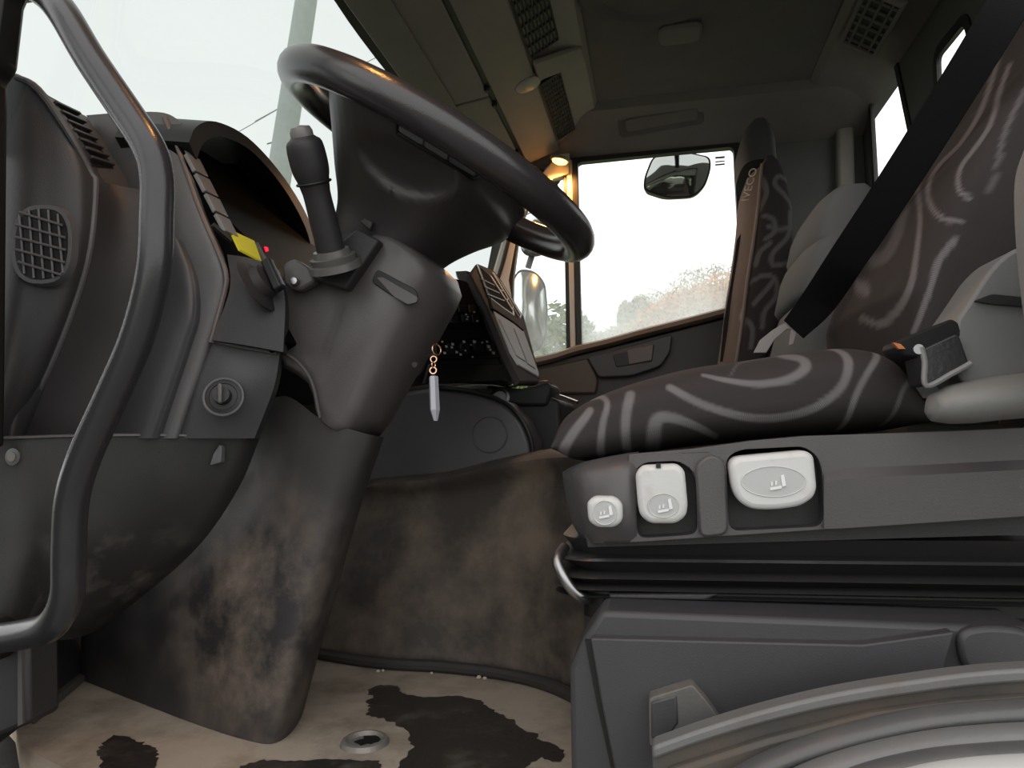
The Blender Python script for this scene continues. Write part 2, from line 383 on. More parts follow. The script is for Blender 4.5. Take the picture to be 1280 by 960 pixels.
# ceiling, coves, overhead console are below; passenger side wall
win = rounded([P(a, b, YF) for a, b in [(721, 203), (917, 183), (923, 300), (919, 340), (905, 390), (727, 438)]], .02)
qw = rounded([P(a, b, YF) for a, b in [(709, 219), (710, 440), (668, 449), (645, 447), (640, 400), (641, 350), (650, 280), (664, 250), (688, 226)]], .015)
wall_out = [V((-.62, YF, .45)), V((XR + .03, YF, .45)), V((XR + .03, YF, 1.47)), V((-.40, YF, 1.47)), V((-.40, YF, 1.27)), P(640, 268, YF), P(618, 350, YF)]
# --- passenger door
dr = thing('door_1', 'passenger door with a large fogged side window', None, (.0, YF, .45), kind='structure')
dw = V((0, .03, 0))
ledge = [(672, 453), (722, 439), (800, 420), (918, 390)]
dout = [P(a, b, YF) for a, b in [(709, 195), (925, 174), (932, 300), (928, 345), (914, 396), (718, 446)]]
O('window_frame', plate(rounded([p for p in dout], .025), [win], dw), SEAL, dr, angle=30)
O('frame_rail', prism([P(a, b, YF - .01) for a, b in [(709, 188), (925, 166), (925, 173), (709, 195)]], (0, .03, 0)), HEADC, dr, bevel=.004)
O('window_pane', prism(grow(win, .004), (0, .005, 0)).merge(MB()), GLASSD, dr)
bpy.data.objects['window_pane'].location = (0, .012, 0)
# divider post with cream paint between quarter light and window
O('divider_post', prism([P(a, b, YF - .012) for a, b in [(708, 200), (715, 199), (720, 442), (713, 444)]], (0, .035, 0)), PAINT, dr, bevel=.003)
O('divider_seal', prism([P(a, b, YF - .016) for a, b in [(715.5, 199), (722, 199), (727, 440), (720.5, 442)]], (0, .03, 0)), SEAL, dr, bevel=.002)
O('divider_seal', prism([P(a, b, YF - .006) for a, b in [(704, 218), (708.5, 218), (713, 443), (708, 443)]], (0, .03, 0)), SEAL, dr, bevel=.002)
# door lower panel
O('door_panel', prism([P(a, b, YF - .03) for a, b in [(665, 456), (722, 443), (800, 424), (925, 392), (990, 392), (990, 560), (640, 560)]], (0, .05, 0)), TRIMD, dr, bevel=.006)
lr = [P(a, b, YF - .03) for a, b in [(662, 456), (690, 450), (722, 440), (760, 431), (800, 420), (860, 405), (925, 388)]]
rl = []
for p in cr(lr, 4):
    rl.append([p + V((0, y, z)) for y, z in [(-.035, .0), (-.03, .014), (-.005, .022), (.03, .022), (.03, -.006), (-.02, -.01)]])
O('sill_ledge', loft(rl), mat('amber_tint_ledge_vinyl', (.16, .125, .10), .45, .2, 300), dr, angle=40)  # warm brown puts the amber lamp's tint into the ledge colour
O('armrest', prism(rounded([P(a, b, YF - .065) for a, b in [(733, 446), (760, 440), (841, 417), (838, 440), (826, 458), (790, 470), (748, 472)]], .015), (0, .04, 0)), DASHM, dr, bevel=.008)
O('pull_pocket', prism(rounded([P(a, b, YF - .068) for a, b in [(766, 443), (818, 430), (815, 452), (770, 459)]], .006), (0, .01, 0)), BLACK, dr, bevel=.002)
O('door_handle', prism(rounded([P(a, b, YF - .07) for a, b in [(784, 438), (817, 430), (815, 450), (786, 456)]], .005), (0, .004, 0)), mat('brown_handle_plastic', (.09, .06, .045), .4), dr, bevel=.002)
O('front_panel', prism(rounded([P(a, b, YF - .05) for a, b in [(668, 462), (735, 447), (748, 474), (745, 492), (676, 492)]], .008), (0, .03, 0)), mat('brown_door_panel', (.085, .06, .045), .45, .2, 300), dr, bevel=.006)
# sticker-like etched mark on the pane
for k, (x0, y0, x1, y1) in enumerate([(894, 196, 906, 198.5), (894, 201.5, 906, 203), (894, 205, 906, 207)]):
    O('etched_mark', prism([P(x0, y0, YF + .009), P(x1, y0 - 1, YF + .009), P(x1, y1 - 1, YF + .009), P(x0, y1, YF + .009)], (0, .002, 0)), mat('etched_grey', (.3, .32, .32), .6) if k == 0 else MATS['etched_grey'], dr, smooth=False)
# quarter window
tw = struct('window_1', plate(grow(qw, .02), [qw], (0, .03, 0)), SEAL, 'small fogged quarter window ahead of the passenger window', angle=30)
O('pane', prism([p + V((0, .012, 0)) for p in grow(qw, .003)], (0, .005, 0)), GLASSQ, tw)
# A pillar passenger side : two painted strips and a black seam
ap = struct('trim_4', prism([P(a, b, YF - .02) for a, b in [(712, 190), (700, 190), (640, 262), (616, 345), (618, 372), (640, 372), (636, 350), (650, 275), (668, 246), (692, 223), (712, 217)]], (-.02, .05, 0)), PAINT, 'cream painted windscreen pillar on the passenger side', bevel=.003)
O('pillar_seam', tube(cr([P(a, b, YF - .022) for a, b in [(662, 246), (646, 268), (636, 300), (628, 330), (621, 352)]], 4), .007, 8), SEAL, ap)
O('screw', disc(P(643, 292, YF - .02), (0, -1, 0), .005, .004, 10), STEEL, ap)
# rest of passenger-side wall (header above, B pillar behind, body below)
hole = [P(a, b, YF + .02) for a, b in [(640, 262), (700, 186), (924, 163), (935, 300), (930, 345), (922, 396), (990, 396), (990, 600), (600, 600), (612, 352)]]
wr = [V((p.x, YF + .02, p.z)) for p in [V((-.75, 0, .1)), V((XR + .04, 0, .1)), V((XR + .04, 0, 1.5)), V((-.5, 0, 1.5)), V((-.5, 0, 1.25))]]
struct('wall_right', plate(wr, [hole], (0, .03, 0)), REARW, 'dark lining of the passenger side wall behind the door', angle=30)
# recess panel over the door
cvp, cvn = V((0, 2.37, 1.41)), V((0, -.486, -.874))
def CV(a, b, o=0): return PP(a, b, cvp + cvn * o, cvn)
tp = struct('trim_5', prism(rounded([CV(a, b) for a, b in [(771, 143), (880, 124), (880, 153), (775, 172)]], .02), cvn * .008), ROOFM, 'long shallow panel above the passenger door', bevel=.004)
O('panel_inset', prism(rounded([CV(a, b, .008) for a, b in [(780, 149), (872, 133), (872, 148), (783, 164)]], .012), cvn * .006), HEAD, tp, bevel=.004)
# rear wall with two windows
w1 = rounded([P(a, b, X=XR) for a, b in [(1089, 113), (1119, 80), (1137, 166), (1144, 240), (1097, 262)]], .018)
w2 = rounded([P(a, b, X=XR) for a, b in [(1173, 72), (1207, 30), (1228, 120), (1236, 240), (1182, 262)]], .018)
rw = [V((XR, y, z)) for y, z in [(YN, 0), (YF + .04, 0), (YF + .04, 1.5), (YN, 1.5)]]
struct('wall_rear', plate(rw, [w1, w2], (.006, 0, 0), drop=0), REARW, 'dark lined rear wall of the cab', angle=30)
for nm, wn, lab in (('window_2', w1, 'narrow rear window in the far corner behind the seats'), ('window_3', w2, 'rear window partly hidden behind the driver seat belt')):
    o = struct(nm, plate(grow(wn, .024, 0), [wn], (-.005, 0, 0), drop=0), SEAL, lab, angle=30)
    O('pane', prism([p + V((.001, 0, 0)) for p in grow(wn, .003, 0)], (.003, 0, 0)), GLASSB, o)
# column of grey trim on far rear corner
struct('trim_6', prism([P(a, b, YF - .02) for a, b in [(1046, 160), (1068, 150), (1072, 330), (1050, 330)]], (0, .04, 0)), mat('warm_grey_pillar_trim', (.24, .22, .19), .7), 'warm grey pillar trim in the far rear corner', bevel=.01)

# ceiling: flat lining with lower coves around
cl = struct('ceiling', bx(-.15, .49, .83, 2.275, 1.45, 1.5), ROOFM, 'dark roof lining of the cab', bevel=.012)
def ext(prof, axis, a, b_):
    if axis == 'y': o = [V((x, a, z)) for x, z in prof]; return prism(o, (0, b_ - a, 0))
    o = [V((a, y, z)) for y, z in prof]; return prism(o, (b_ - a, 0, 0))
struct('trim_7', ext([(2.265, 1.455), (2.285, 1.43), (2.37, 1.41), (2.46, 1.36), (2.505, 1.345), (2.505, 1.5), (2.265, 1.5)], 'x', -.42, XR + .02), HEAD, 'roof cove above the passenger door', angle=20)
struct('trim_8', ext([(.84, 1.455), (.82, 1.43), (.73, 1.41), (.64, 1.36), (.60, 1.345), (.60, 1.5), (.84, 1.5)], 'x', -.42, XR + .02), HEAD, 'roof cove above the driver door', angle=20)
struct('trim_9', ext([(.48, 1.455), (.50, 1.435), (.56, 1.43), (.62, 1.422), (.67, 1.405), (.72, 1.40), (.72, 1.5), (.48, 1.5)], 'y', .61, 2.49), HEAD, 'roof cove above the rear windows', angle=20)
struct('trim_10', prism([P(a, b, YF - .03) for a, b in [(1000, 98), (1075, 92), (1080, 120), (1005, 128)]], (0, .05, 0)), ROOFM, 'rounded corner of the roof lining', bevel=.015)
# windscreen
base = [V((-.735, .70, .80)), V((-.93, .98, .79)), V((-1.02, 1.55, .79)), V((-.92, 2.15, .79)), V((-.565, 2.49, .80))]
topr = [V((-.50, .70, 1.33)), V((-.57, .98, 1.34)), V((-.62, 1.55, 1.35)), V((-.57, 2.15, 1.34)), V((-.36, 2.49, 1.30))]
mid = [(a + b) / 2 + V((-.035, 0, 0)) for a, b in zip(base, topr)]
ws = struct('window_4', shell(grid([base, mid, topr], 8, 6), (-.004, 0, 0)), GLASSW, 'wide curved windscreen with pale overcast sky outside', angle=80)
for k in range(1):
    band = []
    for p in cr(topr, 8): band.append([p + V((x, 0, z)) for x, z in ((.012, -.018), (.03, .02), (-.012, .02), (-.012, -.018))])
    O('black_band', loft(band), SEAL, ws, angle=30)
# driver side A pillar: runs down the left picture edge
struct('trim_11', prism([P(24, 92, .70), P(33, 14, .70), V((-.455, .70, 1.40)), V((-.56, .70, 1.42)), P(-95, 60, .70), P(-95, 560, .70), P(8, 560, .70), P(12, 108, .70)], (0, -.035, 0)), BLACK, 'black windscreen pillar at the driver door', bevel=.006)
# overhead console
oc = thing('overhead_console', 'grey overhead shelf console with two flaps above the windscreen', 'console', (-.4, 1.55, 1.31))
Y0, Y1 = .64, 2.465
def strip(x0, z0, x1, z1, ya, yb, th=.012):
    d = V((x1 - x0, 0, z1 - z0)).normalized(); nrm = V((-d.z, 0, d.x))
    if nrm.z < 0: nrm = -nrm
    a = [V((x0, ya, z0)), V((x1, ya, z1)), V((x1, yb, z1)), V((x0, yb, z0))]
    return prism(a, nrm * th)
O('shell', ext([(-.14, 1.46), (-.155, 1.437), (-.20, 1.425), (-.29, 1.385), (-.40, 1.345), (-.52, 1.325), (-.60, 1.335), (-.62, 1.36), (-.62, 1.49), (-.14, 1.49)], 'y', Y0, Y1), HEADC, oc, angle=20)
O('front_rail', ext([(-.50, 1.312), (-.53, 1.309), (-.60, 1.318), (-.605, 1.335), (-.52, 1.325)], 'y', Y0, Y1), HEADC, oc, angle=15, bevel=.003)
ys = P(645, 116, Z=1.335).y
O('flap', strip(-.41, 1.331, -.517, 1.314, .9, ys - .004), HEADC, oc, bevel=.003)
O('flap', strip(-.41, 1.331, -.517, 1.314, ys + .004, 2.40), HEADC, oc, bevel=.003)
for yy in (ys - .05, ys + .045, 2.3):
    O('latch', box((-.407, yy, 1.329), (.012, .016, .012)), BLACK, oc, bevel=.002)
O('hinge_gap', ext([(-.395, 1.331), (-.412, 1.335), (-.412, 1.345), (-.395, 1.345)], 'y', Y0 + .01, Y1 - .01), BLACK, oc)
O('middle_rail', ext([(-.285, 1.372), (-.30, 1.362), (-.395, 1.329), (-.395, 1.345), (-.29, 1.385)], 'y', Y0, 2.42), HEADC, oc, bevel=.004)
# recessed mesh grilles between rail and roof
def mesh_grille(name, corners, n, nx, ny, parent):
    """back plate with a lattice of bars; corners A B C D world"""
    A, B, C, D = [V(c) for c in corners]
    o = O(name, prism([A, B, C, D], n * -.006), BLACK, parent); lat = MB()
    for i in range(nx + 1):
        t = i / nx; a = A.lerp(B, t); b = D.lerp(C, t); lat.merge(tube([a + n * .002, b + n * .002], .0022, 5))
    for j in range(ny + 1):
        t = j / ny; a = A.lerp(D, t); b = B.lerp(C, t); lat.merge(tube([a + n * .002, b + n * .002], .0022, 5))
    q = O('lattice', lat, MESHM, o); return o
nn = V((.45, 0, -.89)).normalized()
def on(y, t):   # point on the sloped face between x=-.285 and x=-.19
    return V((-.283 + .09 * t, y, 1.383 + .05 * t)) + nn * .004
y1, y2 = P(716, 178, Z=1.38).y, P(688, 95, Z=1.39).y
mesh_grille('speaker_grille', [on(y2 + .02, .0), on(y1 - .04, .0), on(y1 - .04, .62), on(y2 + .02, .62)], nn, 14, 8, oc)
y3, y4 = P(668, 78, Z=1.38).y, 1.15
mesh_grille('speaker_grille', [on(y4, .0), on(y3 - .03, .0), on(y3 - .03, .8), on(y4, .8)], nn, 14, 8, oc)
yb = (y2 + y3) / 2
O('cross_brace', prism([on(yb - .07, .0), on(yb + .03, .0), on(yb + .09, 1.35), on(yb + .0, 1.35)], nn * .014), HEADC, oc, bevel=.006)
# amber courtesy lamps at both ends of the console (the far one is in view, the near one lights the wheel)
def amber(name, p, label):
    t = thing(name, label, 'lamp', p)
    up = V((.25, 0, 1)).normalized()
    b_ = lathe(p + up * .006, -up, [(.001, 0), (.034, 0), (.034, .006), (.03, .009)], 24)
    for v in b_.v: v.y = p.y + (v.y - p.y) * 1.0
    O('housing', b_, HEADC, t)
    O('lens', lathe(p - up * .002, -up, [(.001, 0), (.026, 0), (.024, .006), (.014, .011), (.001, .013)], 24), AMBER, t)
    ld = bpy.data.lights.new('amber_glow', 'SPOT'); ld.energy = AMB; ld.color = (1, .42, .10); ld.shadow_soft_size = .022; ld.spot_size = math.radians(165); ld.spot_blend = .35
    lo = bpy.data.objects.new('amber_glow', ld); COL.objects.link(lo); lo.parent = t; lo.location = -up * .03
AMB = 3.0
pf = P(700, 200, 2.40)
amber('courtesy_lamp', pf, 'small amber courtesy lamp glowing over the passenger windscreen pillar')
AMB = 2.2
amber('courtesy_lamp', V((pf.x - .03, YN + (YF - 2.36) + .02, pf.z + .03)), 'amber courtesy lamp over the driver windscreen pillar')
# dome lens in the middle rail, knob and hatch on the roof, roof vent
q = PP(660, 106, V((-.395, 1.5, 1.329)), V((.347, 0, -1)).normalized())
tag(O('dome_lamp', lathe(q, (.34, 0, -1), [(.001, -.01), (.036, -.01), (.036, .001), (.028, .004), (.001, .005)], 28), mat('milky_lens', (.30, .28, .24), .35), None), 'unlit oval milky dome lamp on the overhead console', 'lamp')
q = P(850, 38, Z=1.452)
tag(O('roof_ventilator', prism(rounded([q + V((x, y, 0)) for x, y in [(-.055, -.045), (.055, -.045), (.055, .045), (-.055, .045)]], .03), (0, 0, -.016)), HEAD, None, bevel=.007), 'flat rounded grey ventilator cap on the roof lining', 'roof cap')
q = P(822, -28, Z=1.452)
tag(O('roof_hatch', lathe(q, (0, 0, -1), [(.001, .0), (.14, 0), (.15, .004), (.165, .012), (.185, .012), (.195, 0)], 40), ROOFM, None), 'round moulded hatch rim in the roof lining', 'hatch')
rvt = thing('roof_vent', 'square slotted vent in the rear roof cove', 'vent', P(1090, 28, Z=1.40))
nv = V((-.55, 0, -.83)).normalized(); c0 = P(1090, 28, Z=1.405) 
ey = V((0, 1, 0)); ex = ey.cross(nv).normalized()
crn = [c0 + ex * a + ey * b for a, b in ((-.04, -.11), (.04, -.11), (.04, .11), (-.04, .11))]
O('backing', prism(crn, nv * .004), BLACK, rvt)
O('frame', plate(grow(crn, .012, 2), [crn], nv * .012, drop=2), HEAD, rvt, bevel=.003)
for i in range(6):
    a = crn[0].lerp(crn[3], (i + .5) / 6); b = crn[1].lerp(crn[2], (i + .5) / 6); O('slat', tube([a + nv * .006, b + nv * .006], .0045, 6), ROOFM, rvt)
for i in range(3):
    a = crn[0].lerp(crn[1], (i + .5) / 3); b = crn[3].lerp(crn[2], (i + .5) / 3); O('slat', tube([a + nv * .007, b + nv * .007], .004, 6), ROOFM, rvt)

# ================================================================== DASHBOARD
da = thing('dashboard', 'dark grey truck dashboard with instrument cluster and side air vents', 'dashboard', (-.75, 1.3, .5))
# bulk under the windscreen
O('dash_top', loft([[V((x, y, z)) for x, z in ((-.66 + dx, .80), (-.60 + dx, .70), (-.62 + dx, .50), (-.93, .42), (-.99, .70), (-.97, .79))] for y, dx in ((.98, -.22), (1.25, -.19), (1.40, -.14), (1.55, .04), (2.0, .10), (2.38, .12))]), DASHM, da, bevel=.02)
# end panel with the round vent
ep = [[(-30, 88, .80), (20, 96, .80), (48, 112, .81), (85, 165, .83), (115, 218, .86)],
      [(-30, 200, .80), (20, 200, .80), (60, 205, .815), (98, 220, .835), (119, 236, .86)],
      [(-30, 320, .80), (20, 320, .80), (60, 320, .82), (95, 325, .84), (108, 330, .86)],
      [(-30, 440, .80), (5, 440, .80), (35, 440, .82), (58, 442, .84), (68, 444, .86)],
      [(-30, 550, .80), (-8, 550, .80), (4, 550, .82), (10, 550, .84), (16, 550, .86)]]
O('end_panel', patch(ep, (-.005, .03, 0)), DASHM, da, angle=60)
O('end_panel_edge', tube(cr(PX([(20, 96, .80), (48, 112, .808), (85, 165, .826), (113, 216, .856), (119, 236, .86), (108, 330, .86), (68, 444, .86), (16, 548, .86)]), 5), .0045, 8), DASH, da)
# demister strip above it with five black slats
A = P(48, 113, .815); B = P(113, 214, .86); C = P(168, 232, .96); D = P(108, 144, .94)
O('demister_strip', prism([A, B, C, D], (0, .02, -.03)), mat('warm_dash_plastic', (.075, .066, .062), .5, .3, 700), da, bevel=.004)
nd = (B - A).cross(D - A).normalized(); nd = nd if nd.dot(CAM - A) > 0 else -nd
def dq(s, t): return A.lerp(B, s).lerp(D.lerp(C, s), t)
O('demister_slot', prism([dq(.03, .08), dq(.93, .08), dq(.84, .66), dq(.05, .68)], nd * .003), BLACK, da, bevel=.001)
for k in range(7):
    s = .12 + .115 * k
    O('slat', prism([dq(s, .1), dq(s + .035, .1), dq(s + .02, .62), dq(s - .015, .62)], nd * .009), DARK, da, bevel=.001)
# oval vent with louvres
pc = P(59, 308, .815); ne = V((.22, -1, 0)).normalized(); eX = V((1, .22, 0)).normalized(); eZ = V((0, 0, 1))
def ell(c, rx, rz, n=36, p=2.6):
    out = []
    for k in range(n):
        t = 2 * math.pi * k / n; ca, sa = math.cos(t), math.sin(t)
        out.append(c + eX * (rx * math.copysign(abs(ca) ** (2 / p), ca)) + eZ * (rz * math.copysign(abs(sa) ** (2 / p), sa)))
    return out
av = O('air_vent', loft([ell(pc + ne * .000, .040, .053), ell(pc + ne * .012, .038, .051), ell(pc + ne * .012, .033, .046), ell(pc + ne * -.004, .032, .045)]), DASH, da, angle=25)
O('vent_cavity', loft([ell(pc + ne * .0125, .0325, .0455), ell(pc + ne * .010, .0325, .0455)]), BLACK, av)
for k in range(5):
    x = -.024 + .012 * k; h = .045 * (1 - (abs(x) / .036) ** 2.6) ** (1 / 2.6)
    O('louvre', tube([pc + eX * (x - .004) + eZ * h + ne * .013, pc + eX * (x + .004) - eZ * h + ne * .013], .0014, 6), DASH, av)
for k in range(5):
    z = -.032 + .016 * k; h = .032 * (1 - (abs(z) / .049) ** 2.6) ** (1 / 2.6)
    O('louvre', tube([pc - eX * h + eZ * (z + .009) + ne * .0145, pc + eX * h + eZ * (z - .009) + ne * .0145], .0017, 6), DASH, av)
# upper body behind the handle and the pale ridge beside the cluster
O('upper_body', patch([[(108, 144, .95), (150, 141, .95), (205, 141, .95), (232, 158, .95), (243, 168, .96)],
                       [(120, 180, .95), (165, 190, .94), (205, 185, .935), (238, 200, .94), (248, 212, .96)],
                       [(150, 232, .95), (185, 245, .935), (222, 255, .925), (252, 262, .93), (264, 268, .96)],
                       [(165, 300, .95), (205, 310, .935), (248, 318, .92), (276, 322, .925), (286, 325, .96)],
                       [(165, 355, .95), (210, 360, .935), (254, 362, .92), (281, 362, .925), (289, 364, .96)],
                       [(150, 425, .95), (200, 425, .935), (240, 425, .92), (264, 425, .925), (272, 426, .96)],
                       [(120, 548, .95), (165, 548, .935), (205, 548, .92), (222, 548, .925), (230, 548, .96)]], (-.02, .03, 0)), DASH, da, angle=60)
O('ridge_edge', tube(cr(PX([(205, 145, .945), (228, 200, .935), (250, 262, .928), (276, 322, .922), (283, 345, .92), (281, 365, .92), (264, 428, .92)]), 5), .0035, 8), mat('ridge_edge_warm', (.13, .105, .095), .4), da)
O('inner_panel', patch([[(112, 222, .862), (140, 230, .90), (190, 240, .93)],
                        [(122, 260, .862), (150, 262, .90), (190, 268, .93)],
                        [(108, 340, .862), (150, 345, .90), (190, 350, .93)],
                        [(70, 446, .862), (120, 450, .90), (170, 455, .93)],
                        [(18, 549, .862), (80, 549, .89), (140, 549, .92)]], (0, .03, 0)), DARK2, da, angle=60)
O('dash_fold', patch([[(185, 290, .925), (215, 295, .915), (228, 305, .92)],
                      [(195, 330, .925), (228, 335, .91), (243, 345, .915)],
                      [(195, 380, .925), (232, 385, .905), (246, 392, .912)],
                      [(180, 430, .925), (218, 432, .905), (234, 436, .912)],
                      [(140, 548, .925), (180, 548, .905), (196, 548, .912)]], (0, .02, 0)), DASHM, da, angle=60)
# instrument cluster: tilted face, arched hood
CA = P(234, 185, .955); CB = P(347, 392, .955); cdn = (CB - CA).normalized()
cn = V((0, 1, 0)).cross(cdn).normalized()
if cn.x < 0: cn = -cn
def CL(px, py, off=0): return PP(px, py, CA + cn * off, cn)
def cpoly(l, off, th=.003): return prism([CL(a, b, off) for a, b in l], cn * -th)
yE = 1.33
cf = prism([CA + V((0, -.02, 0)) - cdn * .02, CA + V((0, yE - .955, 0)) - cdn * .02, CB + V((0, yE - .955, 0)) + cdn * .05, CB + V((0, -.02, 0)) + cdn * .05], cn * -.03)
O('cluster_face', cf, mat('cluster_matt_black', (.002, .002, .002), .7, spec=.05), da, bevel=.003)
O('cluster_lens', cpoly(rounded([V((x, y, 0)) for x, y in [(256, 203), (300, 205), (360, 250), (395, 300), (395, 330), (352, 352), (330, 318), (283, 272)]], 10) and [(256, 203), (300, 205), (360, 250), (395, 300), (395, 330), (352, 352), (330, 318), (283, 272)], .002), mat('cluster_black_gloss', (.0012, .0012, .0012), .4, spec=.08), da)
for k in range(4):
    a = (231 + 12.5 * k, 190 + 25 * k); 
    O('push_button', cpoly([(a[0] + 2, a[1] + 1), (a[0] + 19, a[1] + 9), (a[0] + 30, a[1] + 31), (a[0] + 13.5, a[1] + 23)], .005, .006), mat('button_grey', (.17, .17, .17), .35) if k == 0 else MATS['button_grey'], da, bevel=.001)
O('lower_rail', cpoly([(268, 278), (290, 298), (290, 302), (266, 282)], .007, .004), BLACK, da)
O('yellow_display', cpoly([(288, 287), (318, 301), (327, 326), (300, 312)], .004), emis('yellow_lcd', (.30, .26, .01), .35), da)
O('display_trim', cpoly([(320, 303), (323, 303), (341, 338), (337, 338)], .006, .006), DASH, da)
O('warning_light', cpoly([(331, 308), (335, 309), (336, 313.5), (333, 314)], .004), emis('red_led', (.8, .01, .05), .5), da)
# hood
hr = []
hpts = [(236, 178, .93), (246, 158, .945), (270, 152, .985), (310, 172, 1.06), (350, 215, 1.15), (380, 262, 1.24), (394, 300, 1.29), (396, 345, 1.31)]
hw = cr(PX(hpts), 5)
hin = [p - V((0, (p.y - 1.12) * .10, .018)) for p in hw]
cbk = V((-.12, 0, .02))
hr = [[a, b, b + cbk, a + cbk] for a, b in zip(hw, hin)]
O('cluster_hood', loft(hr), MATS['black_plastic'], da, angle=50)
# rotary light switch panel
O('switch_panel', patch([[(284, 318, .930), (310, 322, .934), (344, 332, .945)], [(287, 362, .915), (318, 364, .920), (356, 372, .938)], [(264, 425, .905), (305, 431, .910), (354, 440, .925)]], (-.01, .03, 0)), DARK2, da, angle=60)
kc = P(320, 358, .917)
rk = O('rotary_switch', lathe(kc, cn, [(.001, 0), (.040, 0), (.040, .003), (.035, .005), (.024, .008), (.022, .020), (.001, .022)], 30), DARK2, da)
kd = (CL(330, 380, .014) - CL(312, 338, .014)).normalized(); ks = kd.cross(cn)
O('grip_bar', prism(rounded([kc + cn * .022 + kd * a + ks * b for a, b in ((-.026, -.007), (.026, -.007), (.026, .007), (-.026, .007))], .004), cn * .014), BLACK, rk, bevel=.003)
O('pointer', prism([kc + cn * .0365 + kd * a + ks * b for a, b in ((-.022, -.003), (.022, -.003), (.022, .0005), (-.022, .0005))], cn * .001), CHROME, rk)
# lower dash panel with the round headlamp-levelling knob
O('lower_panel', patch([[(228, 428, .93), (262, 424, .93), (300, 432, .935), (350, 441, .95)],
                        [(222, 480, .93), (258, 480, .925), (298, 482, .93), (342, 485, .955)],
                        [(210, 548, .93), (245, 548, .93), (280, 548, .94), (318, 548, .96)]], (-.01, .03, 0)), DASHM, da, angle=60)
O('panel_lip', tube(cr(PX([(262, 425, .925), (300, 433, .93), (346, 441, .945)]), 4), .003, 8), DASH, da)
kn = P(280, 497, .92); kx = V((.35, -1, .2)).normalized()
lk = O('levelling_knob', lathe(kn, kx, [(.001, 0), (.024, 0), (.024, .004), (.019, .006), (.018, .005), (.012, .006), (.011, .018), (.001, .019)], 28), DARK2, da)
O('knob_grip', prism([kn + kx * .018 + V((0, 0, 1)) * a + eX * b for a, b in ((-.013, -.003), (.013, -.003), (.013, .003), (-.013, .003))], kx * .008), DASH, lk, bevel=.002)
O('bezel_ring', torus(kn + kx * .004, kx, .0255, .002, 30, 8), DASH, lk)
# kick panels below
O('kick_panel', patch([[(-40, 549, .80), (20, 548, .82), (80, 546, .86), (150, 545, .90), (230, 545, .93), (312, 545, .97)],
                       [(-40, 620, .80), (20, 620, .82), (75, 620, .86), (135, 620, .90), (205, 618, .935), (284, 612, .98)],
                       [(-40, 690, .80), (20, 690, .82), (65, 690, .86), (115, 690, .90), (170, 690, .95), (235, 684, 1.0)],
                       [(-40, 750, .80), (15, 750, .82), (55, 750, .87), (90, 752, .92), (130, 752, .97), (172, 742, 1.02)],
                       [(-40, 800, .80), (5, 800, .82), (40, 800, .88), (70, 800, .94), (90, 799, .99), (104, 795, 1.03)]], (0, .03, 0)), KICK, da, angle=70)
O('panel_seam', tube(cr(PX([(-40, 548, .797), (20, 547, .817), (80, 545, .857), (150, 544, .897), (210, 544, .922), (300, 546, .955)]), 4), .0022, 6), DASH, da)
sk = P(18, 571, .815); so_ = O('screw', lathe(sk, (0, -1, 0), [(.001, 0), (.010, 0), (.011, .003), (.006, .004), (.006, .002), (.001, .002)], 18), DASH, da)
O('screw_head', disc(sk + V((0, -.002, 0)), (0, -1, 0), .006, .003, 12), mat('dull_bolt', (.16, .15, .12), .5), so_)
O('foot_clip', prism(PX([(266, 568, .945), (274, 556, .945), (277, 558, .945), (276, 578, .945), (262, 582, .945)]), (0, .01, 0)), DASH, da, bevel=.001)
# flap of side sticker ------------------------------------------------ centre stack of the dashboard
cs = thing('centre_console', 'dark centre console with radio controls, heater panel and air vents', 'console', (-.45, 1.75, .3))
# driver-facing stack panel
stp = [[(545, 345, 1.50), (575, 350, 1.56), (590, 355, 1.62)],
       [(540, 400, 1.49), (590, 402, 1.57), (618, 408, 1.64)],
       [(530, 460, 1.47), (600, 462, 1.57), (645, 478, 1.66)],
       [(500, 485, 1.46), (560, 478, 1.52), (640, 480, 1.66)]]
O('stack_panel', patch(stp, (-.02, .03, 0)), DARK2, cs, angle=60)
sa, sb, sc_ = P(540, 400, 1.48), P(612, 405, 1.62), P(640, 478, 1.65)
sn = (sb - sa).cross(sc_ - sa).normalized(); sn = sn if sn.dot(CAM - sa) > 0 else -sn
def SP(px, py, off=.006): return PP(px, py, sa + sn * off, sn)
def spoly(l, off=.008, th=.006): return prism([SP(a, b, off) for a, b in l], sn * -th)
O('radio', spoly([(552, 383), (599, 382), (604, 409), (548, 410)], .012, .02), BLACK, cs, bevel=.002)
for k, (x, y) in enumerate([(578, 385), (591, 385), (582, 397), (595, 397), (566, 387), (568, 398)]):
    O('radio_button', spoly([(x - 4.5, y - 4), (x + 4.5, y - 4), (x + 6, y + 5), (x - 3.5, y + 5)], .016, .005), DASHM, cs, bevel=.001)
for x, y in [(583, 393), (593, 390), (597, 401), (585, 396), (584, 399)]:
    O('button_mark', spoly([(x - 1, y - 1), (x + 1, y - 1), (x + 1, y + 1), (x - 1, y + 1)], .0185, .001), WHITE, cs)
O('heater_panel', spoly([(545, 424), (612, 424), (628, 447), (545, 449)], .012, .015), BLACK, cs, bevel=.002)
for k, (x, y) in enumerate([(563, 437), (580, 435), (597, 434), (613, 436)]):
    O('heater_knob', lathe(SP(x, y, .012), sn, [(.001, 0), (.014, 0), (.012, .006), (.001, .007)], 20), DARK2, cs)
random.seed(3)
